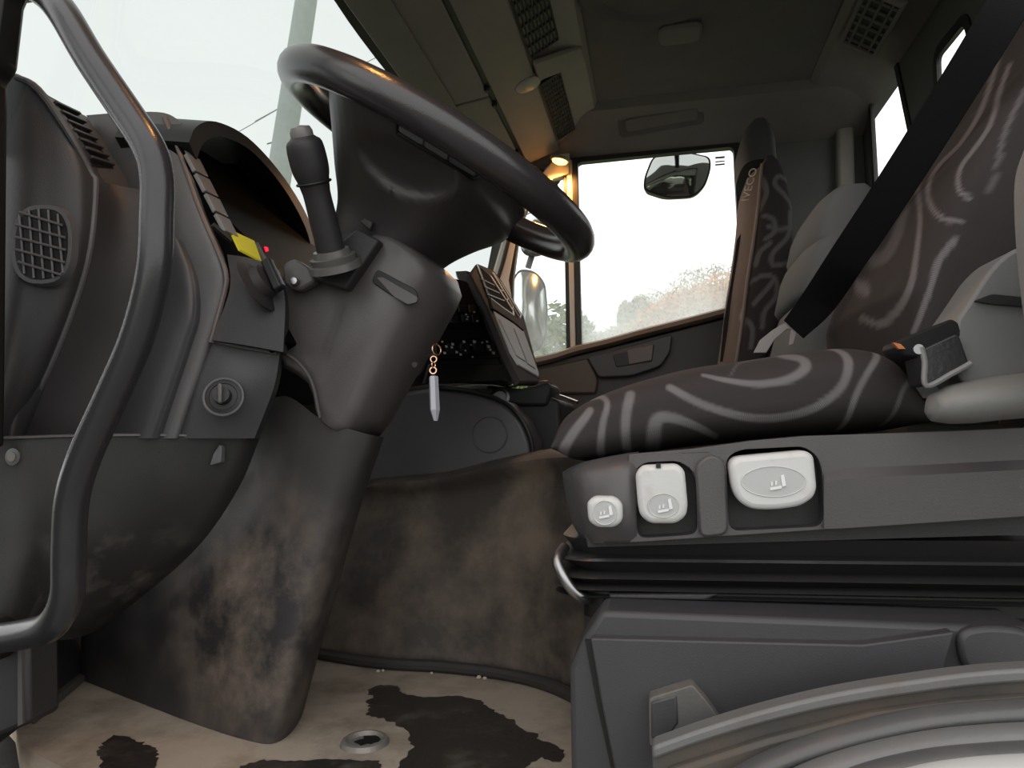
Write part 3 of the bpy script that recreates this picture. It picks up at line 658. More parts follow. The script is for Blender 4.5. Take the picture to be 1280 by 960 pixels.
for x, y in [(553, 427), (558, 433), (565, 434), (571, 440), (580, 427), (582, 438), (589, 431), (593, 427), (603, 428), (609, 427), (611, 433), (613, 437), (617, 441), (576, 443), (556, 441), (591, 446), (566, 430)]:
    s = random.uniform(.9, 2.0); O('heater_mark', spoly([(x - s, y - s), (x + s, y - .6 * s), (x + s, y + s), (x - .6 * s, y + s)], .021, .001), WHITE, cs)
O('shelf_gap', spoly([(538, 455), (636, 455), (640, 476), (530, 480)], .010, .01), BLACK, cs, bevel=.002)
# passenger-facing part beyond the ridge: vents and flaps
ridge = cr(PX([(582, 340, 1.60), (596, 372, 1.61), (616, 410, 1.62), (634, 445, 1.635), (648, 480, 1.65)]), 5)
O('ridge_trim', loft([[p + V((x, y, z)) for x, y, z in ((-.02, -.012, 0), (.004, -.012, 0), (.018, .02, 0), (.0, .045, 0), (-.03, .03, 0))] for p in ridge]), DASHM, cs, angle=30)
va, vb, vd = P(600, 332, 1.72), P(652, 400, 1.72), P(612, 330, 1.98)
vn = (vb - va).cross(vd - va).normalized(); vn = vn if vn.x > 0 else -vn
def VP_(px, py, off=0): return PP(px, py, va + vn * off, vn)
def vpoly(l, off, th): return prism([VP_(a, b, off) for a, b in l], vn * -th)
O('vent_bank', vpoly([(588, 342), (597, 329), (616, 337), (628, 352), (656, 398), (675, 468), (674, 478), (650, 478), (632, 440), (610, 385)], 0, .012), mat('matt_vent_bank', (.022, .02, .02), .8, spec=.08), cs, bevel=.004)
CHR = mat('outlet_bright_edge', (.42, .42, .43), .3)
for l in ([(597, 331), (613, 345), (641, 388), (642, 394), (629, 385), (613, 373), (609, 365)], [(616, 341), (626, 353), (651, 394), (650, 398), (641, 383)]):
    f = O('air_outlet', vpoly(l, .003, .006), MATS.get('outlet_cavity') or mat('outlet_cavity', (.003, .003, .003), .9, spec=.02), cs, bevel=.001)
    pts = [VP_(a, b, .0035) for a, b in l]
    O('outlet_rim', tube(pts + pts[:1], .0022, 6), CHR, f)
    n_l = len(l)
    for k in range(3):
        t = (k + 1.2) / 4.4; A_ = VP_(l[0][0] + (l[-2][0] - l[0][0]) * t, l[0][1] + (l[-2][1] - l[0][1]) * t + 6, .004); B_ = VP_(l[1][0] + (l[2][0] - l[1][0]) * t - 3, l[1][1] + (l[2][1] - l[1][1]) * t, .004)
        O('louvre', tube([A_, B_], .0018, 6), DASH, f)
O('outlet_surround', vpoly([(613, 372), (629, 385), (641, 393), (655, 403), (655, 413), (642, 402), (616, 385)], .006, .008), MATS['matt_vent_bank'], cs, bevel=.002)
GP = mat('grey_flap_plastic', (.33, .33, .32), .6, .2, 500, spec=.2)
O('flap_surround', vpoly([(617, 388), (642, 404), (655, 414), (674, 466), (674, 471), (648, 455), (639, 441)], .003, .006), GP, cs, bevel=.002)
O('storage_flap', vpoly([(624, 398), (640, 408), (658, 452), (646, 444)], .0050, .004), GP, cs, bevel=.001)
O('storage_flap', vpoly([(643, 410), (652, 416), (670, 461), (660, 454)], .0050, .004), GP, cs, bevel=.001)
# lower side cover with moulded ring
lc = [(455, 605), (470, 540), (500, 488), (540, 483), (590, 489), (630, 502), (652, 524), (664, 552), (668, 592), (560, 602)]
O('side_cover', prpx(lc, 1.47, 1.62), mat('satin_side_cover', (.085, .079, .083), .4, .2, 600), cs, bevel=.012, seg=3)
O('cover_edge', tube(cr(PX([(540, 484, 1.468), (590, 490, 1.468), (630, 503, 1.468), (652, 525, 1.468), (664, 553, 1.468), (667, 590, 1.468)]), 5), .005, 8), BLACK, cs)
O('moulded_ring', torus(P(612, 543, 1.4695), (0, -1, 0), .036, .0022, 36, 8), MATS['satin_side_cover'], cs)
O('rear_block', prpx([(560, 483), (600, 480), (660, 487), (700, 500), (705, 575), (660, 585)], 1.64, 1.95), DARK2, cs, bevel=.01)
# cup holder tray sticking out
ct = thing('ash_tray', 'open black tray with a glossy lid on the centre console', 'tray', P(672, 520, 1.75))
O('tray_body', prpx([(612, 494), (668, 482), (687, 477), (690, 490), (684, 508), (650, 508), (620, 503)], 1.63, 1.78), DARK2, ct, bevel=.008)
O('tray_lid', prism([P(640, 480, 1.66), P(672, 478, 1.66), P(680, 476, 1.80), P(650, 477, 1.80)], (0, 0, -.004)), mat('gloss_black_lid', (.02, .02, .02), .2), ct, bevel=.002)
O('lid_highlight', tube(PX([(636, 482, 1.64), (660, 478.5, 1.64), (684, 477, 1.64), (689, 480, 1.66)]), .003, 8), CHROME, ct)  # bright tube put in as the shine along the lid edge
O('round_insert', lathe(P(625, 497, 1.628), (.1, -1, .2), [(.001, 0), (.022, 0), (.022, .004), (.016, .007), (.014, .004), (.001, .004)], 24), STEEL, ct)
tag(O('floor_lever', tube(PX([(690, 492, 1.9), (706, 497, 1.86), (722, 503, 1.82)]), .0045, 8), CHROME, None), 'thin bright metal rod between the tray and the driver seat', 'rod')


# opened driver's door, swung forward on its hinges beside the left picture edge
od = thing('door_2', 'opened driver door swung forward beside the cab', None, (-.86, .58, .0), kind='structure')
h0, h1 = V((-.86, .60, 0)), V((-1.02, -.42, 0)); hd_ = (h1 - h0)
hn = V((hd_.y, -hd_.x, 0)).normalized()
def dpt(t, z): return h0 + hd_ * t + V((0, 0, z))
O('door_panel', prism([dpt(0, -.35), dpt(1, -.35), dpt(1, .78), dpt(0, .70)], hn * .07), TRIMD, od, bevel=.015)
wo_ = [dpt(0, .70), dpt(1, .78), dpt(.98, 1.36), dpt(.22, 1.40)]; wi_ = [dpt(.07, .74), dpt(.94, .81), dpt(.93, 1.31), dpt(.25, 1.35)]
O('window_frame', plate(wo_, [wi_], hn * .05, drop=0), SEAL, od, bevel=.004)
O('window_pane', prism([p + hn * .02 for p in wi_], hn * .005), GLASSB, od)
O('armrest', prism([dpt(.3, .42), dpt(.85, .44), dpt(.85, .52), dpt(.3, .50)], hn * -.06), DASHM, od, bevel=.015)
O('door_handle', prism([dpt(.7, .58), dpt(.86, .58), dpt(.86, .63), dpt(.7, .63)], hn * -.02), BLACK, od, bevel=.006)
O('door_pocket', prism([dpt(.12, -.2), dpt(.9, -.2), dpt(.9, .08), dpt(.12, .05)], hn * -.05), DARK2, od, bevel=.015)

# ================================================================== STEERING
YW = 1.06
pR, pL = P(722, 296, YW), P(394, 122, YW)
WC = (pR + pL) / 2; RW = (pR - pL).length / 2
dd = (pR - pL).normalized(); wn = V((-dd.z, 0, dd.x)); wn = wn if wn.z > 0 else -wn
bb = V((0, 1, 0))
def WL(a, b, c): return WC + dd * a + bb * b + wn * c
sw = thing('steering_wheel', 'large black steering wheel seen from below with broad spokes', 'steering wheel', WC - wn * .15)
O('rim', torus(WC, wn, RW, .0245, 96, 18), WHEELM, sw)
def refine_ring0(r, k):
    n = len(r); return [r[i].lerp(r[(i + 1) % n], j / k) for i in range(n) for j in range(k)]
def sring(a, b, c, p=2.4, n=48, sh=0):
    out = []
    for k in range(n):
        t = 2 * math.pi * k / n; ca, sa = math.cos(t), math.sin(t)
        out.append(WL(sh + a * math.copysign(abs(ca) ** (2 / p), ca), b * math.copysign(abs(sa) ** (2 / p), sa), c))
    return out
hub_r = [sring(.10, .14, .02), sring(.135, RW - .035, .012, 2.2), sring(.142, RW - .012, -.004, 2.2, sh=-.012), sring(.140, RW - .02, -.018, 2.2, sh=-.012), sring(.135, .185, -.045, 2.3, sh=-.005),
         sring(.11, .135, -.085, 2.5, sh=-.01), sring(.085, .10, -.125, 2.8, sh=-.01), sring(.072, .085, -.165, 3, sh=-.01)]
hub_r = [list(r) for r in zip(*[cr(list(c), 6) for c in zip(*[refine_ring0(r, 3) for r in hub_r])])]
# moulded scoops on the near and far spokes (underside)
for sgn in (-1, 1):
    S = WL(.035, sgn * .165, -.055); inn_ = V((WC - wn * .06 - S).normalized())
    for r in hub_r:
        for k, p in enumerate(r):
            q = p - S; a_ = q.dot(dd) / .085; rest = (q - dd * q.dot(dd)).length / .042; rr2 = a_ * a_ + rest * rest
            if rr2 < 1: r[k] = p + inn_ * .020 * (1 - rr2 ** 2)
O('hub', loft(hub_r), mat('hub_soft_plastic', (.036, .032, .0325), .42, .3, 700), sw, angle=70)
# control strip on the near underside of the hub
ctrl = [P(499, 149, .86), P(597, 207, .86)]
# place on the hub: find depth of hub under these pixels by casting against the hub mesh
dg = bpy.context.evaluated_depsgraph_get()
def cast(px, py, obname):
    o = bpy.data.objects[obname]; dg_ = bpy.context.evaluated_depsgraph_get(); dg_.update(); e = o.evaluated_get(dg_)
    mi = o.matrix_world.inverted(); r = ray(px, py).normalized(); ok, loc, nr, _ = e.ray_cast(mi @ CAM, mi.to_3x3() @ r)
    return (o.matrix_world @ loc, (o.matrix_world.to_3x3() @ nr).normalized()) if ok else (None, None)
bpy.context.view_layer.update()
def hubpt(px, py):
    l, n_ = cast(px, py, 'hub')
    return (l, n_) if l is not None else (P(px, py, .9), V((0, -1, -.3)).normalized())
segs = [((500, 150), (530, 168)), ((532, 169), (561, 187)), ((563, 188), (595, 207))]
def toward(p, d): return p + (CAM - p).normalized() * d
for (a, b) in segs:
    cs4 = [hubpt(a[0], a[1] + 3)[0], hubpt(b[0], b[1] + 3)[0], hubpt(b[0] - 2, b[1] + 14)[0], hubpt(a[0] - 2, a[1] + 14)[0]]
    cs4 = rounded(cs4, .004); n4 = len(cs4)
    O('control_button', MB().add([toward(p, -.004) for p in cs4] + [toward(p, .009) for p in cs4], [tuple(range(n4)), tuple(range(2 * n4 - 1, n4 - 1, -1))] + [(i, i + n4, (i + 1) % n4 + n4, (i + 1) % n4) for i in range(n4)]), MATS['grey_dash_plastic'], sw, bevel=.002)
gro = [toward(hubpt(a, b)[0], .002) for a, b in [(496, 150), (497, 166), (530, 186), (562, 205), (592, 223), (600, 220), (600, 208)]]
O('control_surround', tube(gro, .003, 6), BLACK, sw)
# column
sc = thing('steering_column', 'dark plastic steering column cover with a slot and stalk', 'steering column', P(420, 700, 1.08))
O('column_neck', loft([[WL(-.01 + .075 * math.cos(t), .09 * math.sin(t), c) for t in [2 * math.pi * k / 32 for k in range(32)]] for c in (-.15, -.24)]), DARK2, sc)
COLM = mat('column_cover_plastic', (.074, .066, .066), .4, .3, 700)
def cring(l, Y): return [P(a, b, Y) for a, b in l]
cvr = [cring([(436, 348), (468, 298), (512, 322), (500, 365), (466, 430), (424, 528), (402, 522), (390, 475), (350, 440), (354, 360), (396, 352)], .965),
       cring([(436, 344), (468, 291), (530, 326), (518, 375), (482, 445), (440, 534), (400, 526), (386, 477), (345, 442), (349, 357), (395, 348)], .975),
       cring([(436, 340), (470, 288), (556, 342), (545, 395), (508, 460), (462, 542), (410, 532), (386, 480), (345, 445), (349, 355), (395, 345)], 1.02),
       cring([(440, 336), (475, 286), (572, 352), (560, 405), (522, 468), (474, 546), (430, 540), (395, 480), (360, 445), (360, 350), (400, 340)], 1.10),
       cring([(450, 336), (480, 290), (568, 352), (556, 405), (518, 468), (470, 546), (440, 540), (410, 480), (380, 445), (380, 350), (420, 340)], 1.18)]
O('column_cover', loft([cr(r, 3, True) for r in zip(*[cr(list(c), 3) for c in zip(*cvr)])]), COLM, sc, angle=80)
O('slot', prism(rounded([P(a, b, .962) for a, b in [(464, 352), (471, 336), (520, 362), (523, 374), (512, 381), (490, 370)]], .006), (0, .004, 0)), BLACK, sc, bevel=.001)
O('slot_lip', prism(rounded([P(a, b, .958) for a, b in [(470, 347), (478, 346), (522, 371), (521, 378), (510, 381), (492, 371)]], .003), (0, .006, 0)), COLM, sc, bevel=.002)
O('crease', tube(cr(PX([(347, 436, .962), (372, 452, .962), (390, 478, .962), (400, 522, .962)]), 5), .002, 6), COLM, sc)
O('small_hole', disc(P(519, 456, .964), (0, -1, 0), .004, .003, 10), BLACK, sc)
# stalk base plate and stalk
O('stalk_plate', prism([P(a, b, .945) for a, b in [(385, 332), (446, 285), (474, 300), (432, 362), (392, 350)]], (0, .03, 0)), DARK2, sc, bevel=.004)
sb0, st0 = P(417, 326, .93), P(379, 175, .86); sx = (st0 - sb0).normalized()
stk = O('stalk', tube(cr([sb0, sb0.lerp(st0, .1), sb0.lerp(st0, .45), sb0.lerp(st0, .62), sb0.lerp(st0, .72), sb0.lerp(st0, .82), sb0.lerp(st0, .97), st0 + sx * .004], 3),
                    [.019, .019, .019, .019, .0185, .0185, .018, .0178, .018, .019, .020, .021, .0225, .0235, .024, .0243, .0243, .024, .023, .021, .0175, .015], 24), DARK2, sc)
O('collar', torus(sb0.lerp(st0, .66), sx, .0215, .0018, 30, 8), BLACK, stk)
O('end_button', lathe(st0 + sx * .002, sx, [(.001, 0), (.0145, 0), (.0145, .008), (.012, .014), (.001, .016)], 24), mat('grey_end_button', (.16, .15, .14), .35), stk)
O('boot_ring', lathe(sb0 - sx * .012, sx, [(.001, 0), (.036, 0), (.034, .009), (.030, .010), (.031, .018), (.026, .019), (.024, .027), (.001, .027)], 32), mat('grey_boot', (.09, .085, .08), .38), sc)
O('retaining_screw', lathe(P(368, 352, .94), (0.1, -1, .1), [(.001, 0), (.006, 0), (.005, .004), (.001, .005)], 14), STEEL, sc)
O('screw_bracket', prism(rounded([P(a, b, .945) for a, b in [(352, 330), (366, 322), (386, 334), (394, 352), (372, 364), (354, 356)]], .008), (0, .02, 0)), COLM, sc, bevel=.004)
O('far_stalk_clip', prism([P(a, b, .95) for a, b in [(449, 277), (456, 272), (466, 277), (462, 288)]], (0, .01, 0)), DARK2, sc, bevel=.002)
# shroud down to the floor
fz = lambda a, b: P(a, b, Z=.001)
r0 = PX([(230, 560, 1.14), (300, 530, 1.08), (352, 495, 1.02), (402, 524, .975), (450, 540, .98), (476, 546, 1.02), (480, 546, 1.16)])
r1 = PX([(190, 660, 1.16), (262, 650, 1.08), (330, 640, 1.02), (382, 640, .98), (420, 642, .985), (444, 642, 1.03), (448, 642, 1.17)])
r2 = PX([(110, 770, 1.16), (205, 775, 1.07), (290, 780, 1.01), (350, 785, .975), (385, 782, .985), (407, 776, 1.04), (410, 776, 1.18)])
r3 = [fz(100, 849), fz(172, 877), fz(240, 903), fz(305, 924), fz(345, 928), fz(374, 902), fz(386, 862)]
O('lower_shroud', shell(grid([r0, r1, r2, r3], 8, 10), (-.01, .02, 0)), SHROUD, sc, angle=70)
# ignition key and pendant
ky = thing('key_pendant', 'clear pencil shaped pendant hanging from the ignition key ring', 'pendant', P(544, 527, .99))
O('key_ring', torus(P(546, 437, .99), (.9, -.6, .1), .0075, .0012, 24, 6), mat('copper_wire', (.75, .45, .3), .25, metal=1), ky)
O('key_stub', tube(PX([(532, 446, 1.03), (538, 444, 1.0), (545, 444, .99)]), .0022, 8), STEEL, ky)
for k, y in enumerate((449, 456)):
    O('chain_link', torus(P(542, y, .99), (1, -.3, 0) if k else (.2, -1, 0), .0042, .0011, 16, 6), MATS['copper_wire'], ky)
O('loop', torus(P(541.5, 463, .99), (.1, -1, 0), .0045, .0014, 18, 6), MATS['copper_wire'], ky)
def hexr(px, py, r, n=6): 
    c = P(px, py, .99); return [c + V((math.cos(math.pi / 3 * k) * r, math.sin(math.pi / 3 * k) * r, 0)) for k in range(n)]
O('crystal', loft([hexr(542, 470, .0055), hexr(542, 472, .0066), hexr(543.5, 512, .0072), hexr(544.5, 526, .003)]), mat('clear_pendant', (.36, .36, .40), .12, spec=.8), ky, smooth=False)

# ================================================================== GRAB HANDLE
gp = cr(PX([(12, -30, .72), (48, -14, .70), (76, 12, .68), (112, 72, .67), (158, 140, .665), (186, 184, .66), (196, 220, .66), (196, 270, .66), (192, 340, .66), (172, 420, .665), (140, 495, .67), (106, 570, .675), (90, 625, .68), (86, 690, .685), (84, 745, .69), (66, 780, .70), (35, 792, .72), (-20, 800, .75)]), 5)
gh = thing('grab_handle', 'long bent black grab handle beside the driver door opening', 'handle', P(40, 795, .72))
O('tube', tube(gp, .0165, 20), mat('black_handle_plastic', (.026, .025, .027), .26, .15, 500), gh)
O('mount', box(P(12, -30, .74), (.06, .05, .05)), BLACK, gh, bevel=.01)
O('mount', box(P(-20, 800, .775), (.05, .05, .05)), BLACK, gh, bevel=.01)

# ================================================================== DRIVER SEAT
YS = .86; YB = 1.34
ds = thing('driver_seat', 'suspended driver seat with dark swirl fabric and grey levers', 'seat', V((.1, 1.1, 0)))
topc = cr([P(a, b, YS) for a, b in [(688, 553), (700, 515), (740, 488), (800, 466), (870, 448), (950, 436), (1030, 424), (1085, 420), (1125, 432), (1150, 470), (1172, 520)]], 8)
botc = cr([P(a, b, YS) for a, b in [(690, 565), (708, 580), (740, 582), (800, 572), (870, 562), (950, 556), (1030, 550), (1085, 546), (1125, 542), (1150, 538), (1174, 530)]], 8)
rings = []
for t_, b_ in zip(topc, botc):
    c = (t_ + b_) / 2; h = t_ - b_; L = h.length / 2; u = h.normalized() if L > 1e-6 else V((0, 0, 1)); ring = []
    n = 72
    for k in range(n):
        a = 2 * math.pi * k / n; ca, sa = math.cos(a), math.sin(a); p = 3.2
        yy = (YS + YB) / 2 + (YB - YS) / 2 * math.copysign(abs(ca) ** (2 / p), ca)
        zz = L * math.copysign(abs(sa) ** (2 / p), sa)
        q = c + u * zz; ring.append(V((q.x, yy, q.z)))
    rings.append(ring)
cu = loft(rings)
# refine between rings for a crisp print
def refine(rings, k):
    out = []
    for i in range(len(rings) - 1):
        for j in range(k): out.append([a.lerp(b, j / k) for a, b in zip(rings[i], rings[i + 1])])
    out.append(rings[-1]); return out
def refine_ring(r, k):
    n = len(r); return [r[i].lerp(r[(i + 1) % n], j / k) for i in range(n) for j in range(k)]
rr_ = [refine_ring(r, 3) for r in refine(rings, 3)]
cush = O('seat_cushion', loft(rr_), CLOTH, ds, angle=60)
def side2d(px, py, Y=YS + .02): q = P(px, py, Y); return (q.x, q.z)
PW = .001 * .93
def pc_(l, w, s=1.0): return ([side2d(a, b) for a, b in l], (w[0] * PW, w[1] * PW) if isinstance(w, tuple) else w * PW, s)
cc = [pc_([(879, 469), (905, 476), (942, 481), (980, 476), (1003, 462), (1003, 448), (987, 440)], (2.5, 7)),
      pc_([(837, 485), (867, 502), (905, 516), (942, 523), (980, 521), (1017, 509), (1046, 485), (1057, 455), (1055, 434), (1048, 422)], (4.5, 5)),
      pc_([(1057, 536), (1062, 502), (1078, 469), (1102, 439), (1112, 426)], 3.5), pc_([(1111, 530), (1120, 492), (1135, 471)], 2.5, .6),
      pc_([(783, 568), (783, 525), (788, 494)], (5, 6)), pc_([(750, 570), (755, 530), (760, 506), (750, 495), (736, 497)], (4.5, 2.5)),
      pc_([(703, 568), (717, 544), (731, 525), (738, 514)], (6, 5)), pc_([(816, 562), (820, 528), (835, 522), (867, 532), (896, 546)], (9, 3)),
      pc_([(912, 470), (930, 450), (980, 438)], 1.5, .35)]
set_print(cush, cc, lambda p: (p.x, p.z) if p.y < YB - .1 else (p.x + .07, p.z - .02))
# plastic side cover with lever recesses
SY = .845
cov_o = [P(a, b, SY) for a, b in [(786, 568), (867, 561), (940, 551), (1008, 545), (1130, 541), (1290, 534), (1290, 645), (1046, 661), (911, 670), (792, 678), (786, 678)]]
rc1 = rounded([P(a, b, SY) for a, b in [(793, 588), (806, 578), (848, 576), (864, 586), (870, 600), (872, 668), (797, 673)]], .01)
rc2 = rounded([P(a, b, SY) for a, b in [(908, 572), (925, 562), (1005, 558), (1022, 570), (1028, 590), (1030, 658), (911, 664)]], .012)
O('side_cover', plate(cov_o, [rc1, rc2], (0, .035, 0)), SIDE, ds, bevel=.009, seg=3)
O('cover_back', prism([P(a, b, SY + .024) for a, b in [(715, 590), (1290, 545), (1290, 668), (735, 684)]], (0, .4, 0)), DARK2, ds)
fa = [cring([(x0, y0), (x0 + 2, y1), (x0 + 8, y2), (x0 + 12, y3), (x0 + 12, y4)], .87) for x0, y0, y1, y2, y3, y4 in ()]
def fair(x, ys): return [P(x, ys[0], .905), P(x, ys[1], .872), P(x, ys[2], .846), P(x, ys[3], .836), P(x, ys[4], .838), P(x, ys[4], .90)]
O('cover_fairing', loft([fair(1030, (557, 562, 590, 604, 661)), fair(1038, (550, 556, 588, 602, 661)), fair(1060, (546, 553, 584, 598, 660)), fair(1150, (541, 548, 580, 594, 654)), fair(1300, (533, 540, 572, 586, 644))]), SIDE, ds, angle=28)
O('front_cap', patch([[(703, 590, .91), (722, 580, .88), (750, 573, .868), (783, 567, .868), (798, 565, .875)],
                      [(704, 603, .90), (724, 594, .855), (752, 588, .842), (782, 583, .838), (797, 582, .848)],
                      [(709, 630, .90), (728, 626, .848), (754, 622, .832), (781, 620, .828), (796, 620, .838)],
                      [(716, 655, .90), (733, 655, .85), (756, 655, .834), (781, 655, .83), (796, 655, .838)],
                      [(730, 678, .90), (742, 679, .862), (758, 679, .848), (780, 679, .844), (796, 678, .85)]], (0, .03, 0), 5, 5), SIDE, ds, angle=60)
O('cover_rib', prism(rounded([P(a, b, SY - .002) for a, b in [(868, 580), (890, 566), (908, 578), (910, 668), (874, 672)]], .01), (0, -.006, 0)), SIDE, ds, bevel=.005)
def seat_icon(parent, cx, cy, Y, s=1.0):
    """little white seat pictogram: bars of a seated figure"""
    for l in ([(-7, 5), (4, 3), (4, 5.5), (-7, 7.5)], [(3, -6), (6, -7), (8, 3), (4.5, 4)], [(-6, 0), (-4.4, -.3), (-4.4, 3), (-6, 3.3)], [(-2.2, -1), (-.6, -1.3), (-.6, 2.2), (-2.2, 2.5)]):
        O('pictogram', prism([P(cx + a * s, cy + b * s, Y) for a, b in l], (0, .002, 0)), WHITE, parent, smooth=False)
def lever(out, Y, dim, icon, s, notch=None):
    lv = O('lever', prism(rounded([P(a, b, Y) for a, b in out], .014), (0, .045, 0)), GREYL, ds, bevel=.006, seg=3)
    (cx, cy, rx, ry) = dim
    el = [P(cx + rx * math.cos(2 * math.pi * k / 32), cy + ry * math.sin(2 * math.pi * k / 32), Y - .0004) for k in range(32)]
    O('dimple_shade', prism(el, (0, .003, 0)), GREYL_SHADE, lv)  # flat disc, its darker grey paints the shade of a hollow
    el2 = [P(cx + rx * math.cos(2 * math.pi * k / 32), cy + ry * math.sin(2 * math.pi * k / 32), Y - .0006) for k in range(32)]
    O('dimple_rim', tube(el2 + el2[:1], .0006, 6, cap=False), GREYL, lv)
    seat_icon(lv, *icon, Y - .0022, s)
    if notch: O('notch', prism([P(a, b, Y - .001) for a, b in notch], (0, .004, 0)), BLACK, lv, smooth=False)
    return lv
lever([(733, 628), (742, 621), (768, 621), (778, 630), (778, 652), (768, 660), (746, 660), (735, 652)], SY - .030, (756, 641, 15, 15), (757, 640), 1.15)
lever([(794, 592), (802, 582), (846, 580), (856, 588), (860, 632), (858, 645), (846, 655), (812, 655), (800, 645), (797, 632)], SY - .02, (829, 632, 19, 15), (831, 632), 1.25, [(820, 579), (826, 579), (826, 585), (820, 585)])
lever([(910, 572), (1008, 563), (1018, 570), (1022, 610), (1018, 622), (1002, 633), (970, 638), (940, 637), (924, 628), (916, 612)], SY - .025, (967, 602, 40, 19), (972, 603), 1.35)
# rubber bellows
bel = []
def brr(x0, x1, y0, y1, z, r, n=6):
    pts = []
    for cx, cy, a0 in ((x1 - r, y1 - r, 0), (x0 + r, y1 - r, 90), (x0 + r, y0 + r, 180), (x1 - r, y0 + r, 270)):
        for k in range(n + 1):
            a = math.radians(a0 + 90 * k / n); pts.append(V((cx + r * math.cos(a), cy + r * math.sin(a), z)))
    return pts
xl = P(706, 690, .90).x
zt = P(900, 655, .88).z; zb = P(900, 737, .88).z
ring_z = [(0, -.03), (.10, -.03), (.12, .004), (.38, -.008), (.41, .010), (.45, .012), (.47, .009), (.65, -.008), (.68, .011), (.715, .014), (.73, .010), (.84, -.006), (.865, .012), (.89, .015), (.905, .011), (.985, -.008), (1.0, .014), (1.02, .012), (1.03, -.02)]
for t, e in ring_z:
    z = zt + (zb - zt) * t; bel.append(brr(xl - e, .62, .878 - e, YB, z - .008, .05))
O('bellows', loft(bel), RUB, ds, angle=45)
O('suspension_base', prism(brr(xl + .02, .60, .88, YB - .02, P(900, 778, .88).z, .03), (0, 0, zb - P(900, 778, .88).z)), BLACK, ds)
O('base_lip', prpx([(760, 742), (900, 742), (880, 752), (835, 758), (765, 756)], .868, .9), DARK, ds, bevel=.003)
O('height_bar', tube(cr(PX([(706, 684, .90), (697, 698, .88), (702, 716, .87), (716, 738, .87), (732, 748, .88), (750, 746, .92)]), 5), .0065, 12), STEEL, ds)
# backrest (reclined): front face across Y
def bk(px, py, Y): return P(px, py, Y)
lowF, upF = P(1063, 372, 1.33), P(1196, 90, 1.33)
rec = (upF - lowF); rec = V((rec.x, 0, rec.z)).normalized(); bn = V((-rec.z, 0, rec.x))         # bn points forward (front of seat)
b0_ = V((lowF.x, 0, lowF.z)) - rec * .14
def BK(s, y, d): return b0_ + rec * s + V((0, y, 0)) + bn * d
YM = 1.10
rows_ = []; LB = .64
def bring(s, n=84):
    wd = .225 + .012 * math.sin(math.pi * min(1, s / .6)) - .06 * max(0, (s - .55) / .3) ** 2
    th = .075 - .035 * s; dfw = .02 * math.sin(math.pi * min(1, s / .35)); out = []
    if s < .06: th *= .55 + .45 * (s / .06)
    for k in range(n):
        a = 2 * math.pi * k / n; ca, sa = math.cos(a), math.sin(a); p = 3
        y = YM + wd * math.copysign(abs(ca) ** (2 / p), ca); d = th * math.copysign(abs(sa) ** (2 / p), sa)
        bol = .022 * max(0, (abs(y - YM) / wd - .55) / .45) ** 1.5 * max(0, min(1, (.75 - s) / .2))
        out.append(BK(s, y, -.06 + d + (bol + dfw) * (1 if d > 0 else .2)))
    return out
bk_r = [refine_ring(bring(LB * i / 150), 2) for i in range(151)]
back = O('backrest', loft(bk_r), CLOTH, ds, angle=60)
pl0 = BK(0, 0, .02); bpy.context.view_layer.update()
bD = V((.34, .90, .28)).normalized(); bE1 = bD.cross(V((0, 0, 1))).normalized(); bE2 = bE1.cross(bD)
def bkey(p): return ((p - b0_).dot(bE1), (p - b0_).dot(bE2))
def back2d(px, py):
    q, _ = cast(px, py, back.name)
    if q is None: q = PP(px, py, pl0, bn)
    return bkey(q)
def pb(l, w, s=1.0): return ([back2d(a, b) for a, b in l], (w[0] * PW * .68, w[1] * PW * .68) if isinstance(w, tuple) else w * PW * .68, s)
bc = [pb([(1246, 80), (1233, 120), (1220, 150), (1200, 180), (1177, 203), (1163, 223), (1160, 243), (1167, 263), (1183, 275), (1202, 276)], 4),
      pb([(1262, 80), (1248, 120), (1237, 157), (1217, 187), (1202, 207), (1197, 227), (1202, 242), (1212, 247)], 3.5),
      pb([(1147, 225), (1150, 270), (1145, 320), (1137, 360), (1120, 390), (1100, 405), (1078, 398)], (3, 8)),
      pb([(1193, 300), (1173, 327), (1163, 360), (1147, 403), (1141, 416)], (6, 4)),
      pb([(1282, 110), (1257, 163), (1247, 203), (1238, 240)], 4, .55), pb([(1130, 262), (1121, 293), (1108, 318), (1090, 327)], 11, .45),
      pb([(1072, 358), (1082, 362)], 12, .8), pb([(1200, 20), (1180, 70), (1150, 130)], 5, .5), pb([(1262, 0), (1240, 60)], 4, .7)]
set_print(back, bc, bkey)
# grey side shell of the backrest, hinge ridge
O('back_shell', loft([[BK(s, y, d) for y, d in ((YM - w_, -.02 + f_), (YM - w_ - .02, -.05 + f_), (YM - w_ - .02, -.12), (YM - w_ + .05, -.15), (YM + w_ - .05, -.15), (YM + w_ + .02, -.12), (YM + w_ + .02, -.05), (YM + w_, -.05))] for s, w_, f_ in ((-.03, .20, -.06), (.05, .205, -.06), (.18, .215, -.06), (.28, .22, -.06), (.45, .215, -.06), (.6, .20, -.06))]), SEATGREY, ds, angle=50)
O('hinge_cover', prism(rounded([P(a, b, .80) for a, b in [(1194, 402), (1208, 382), (1238, 336), (1262, 313), (1300, 300), (1300, 500), (1196, 480)]], .02), (0, .08, 0)), SEATGREY, ds, bevel=.012, seg=3)
O('hinge_ridge', prism(rounded([P(a, b, .795) for a, b in [(1217, 376), (1240, 367), (1290, 372), (1290, 384), (1240, 380)]], .004), (0, .03, 0)), DARK2, ds, bevel=.003)
ar = []
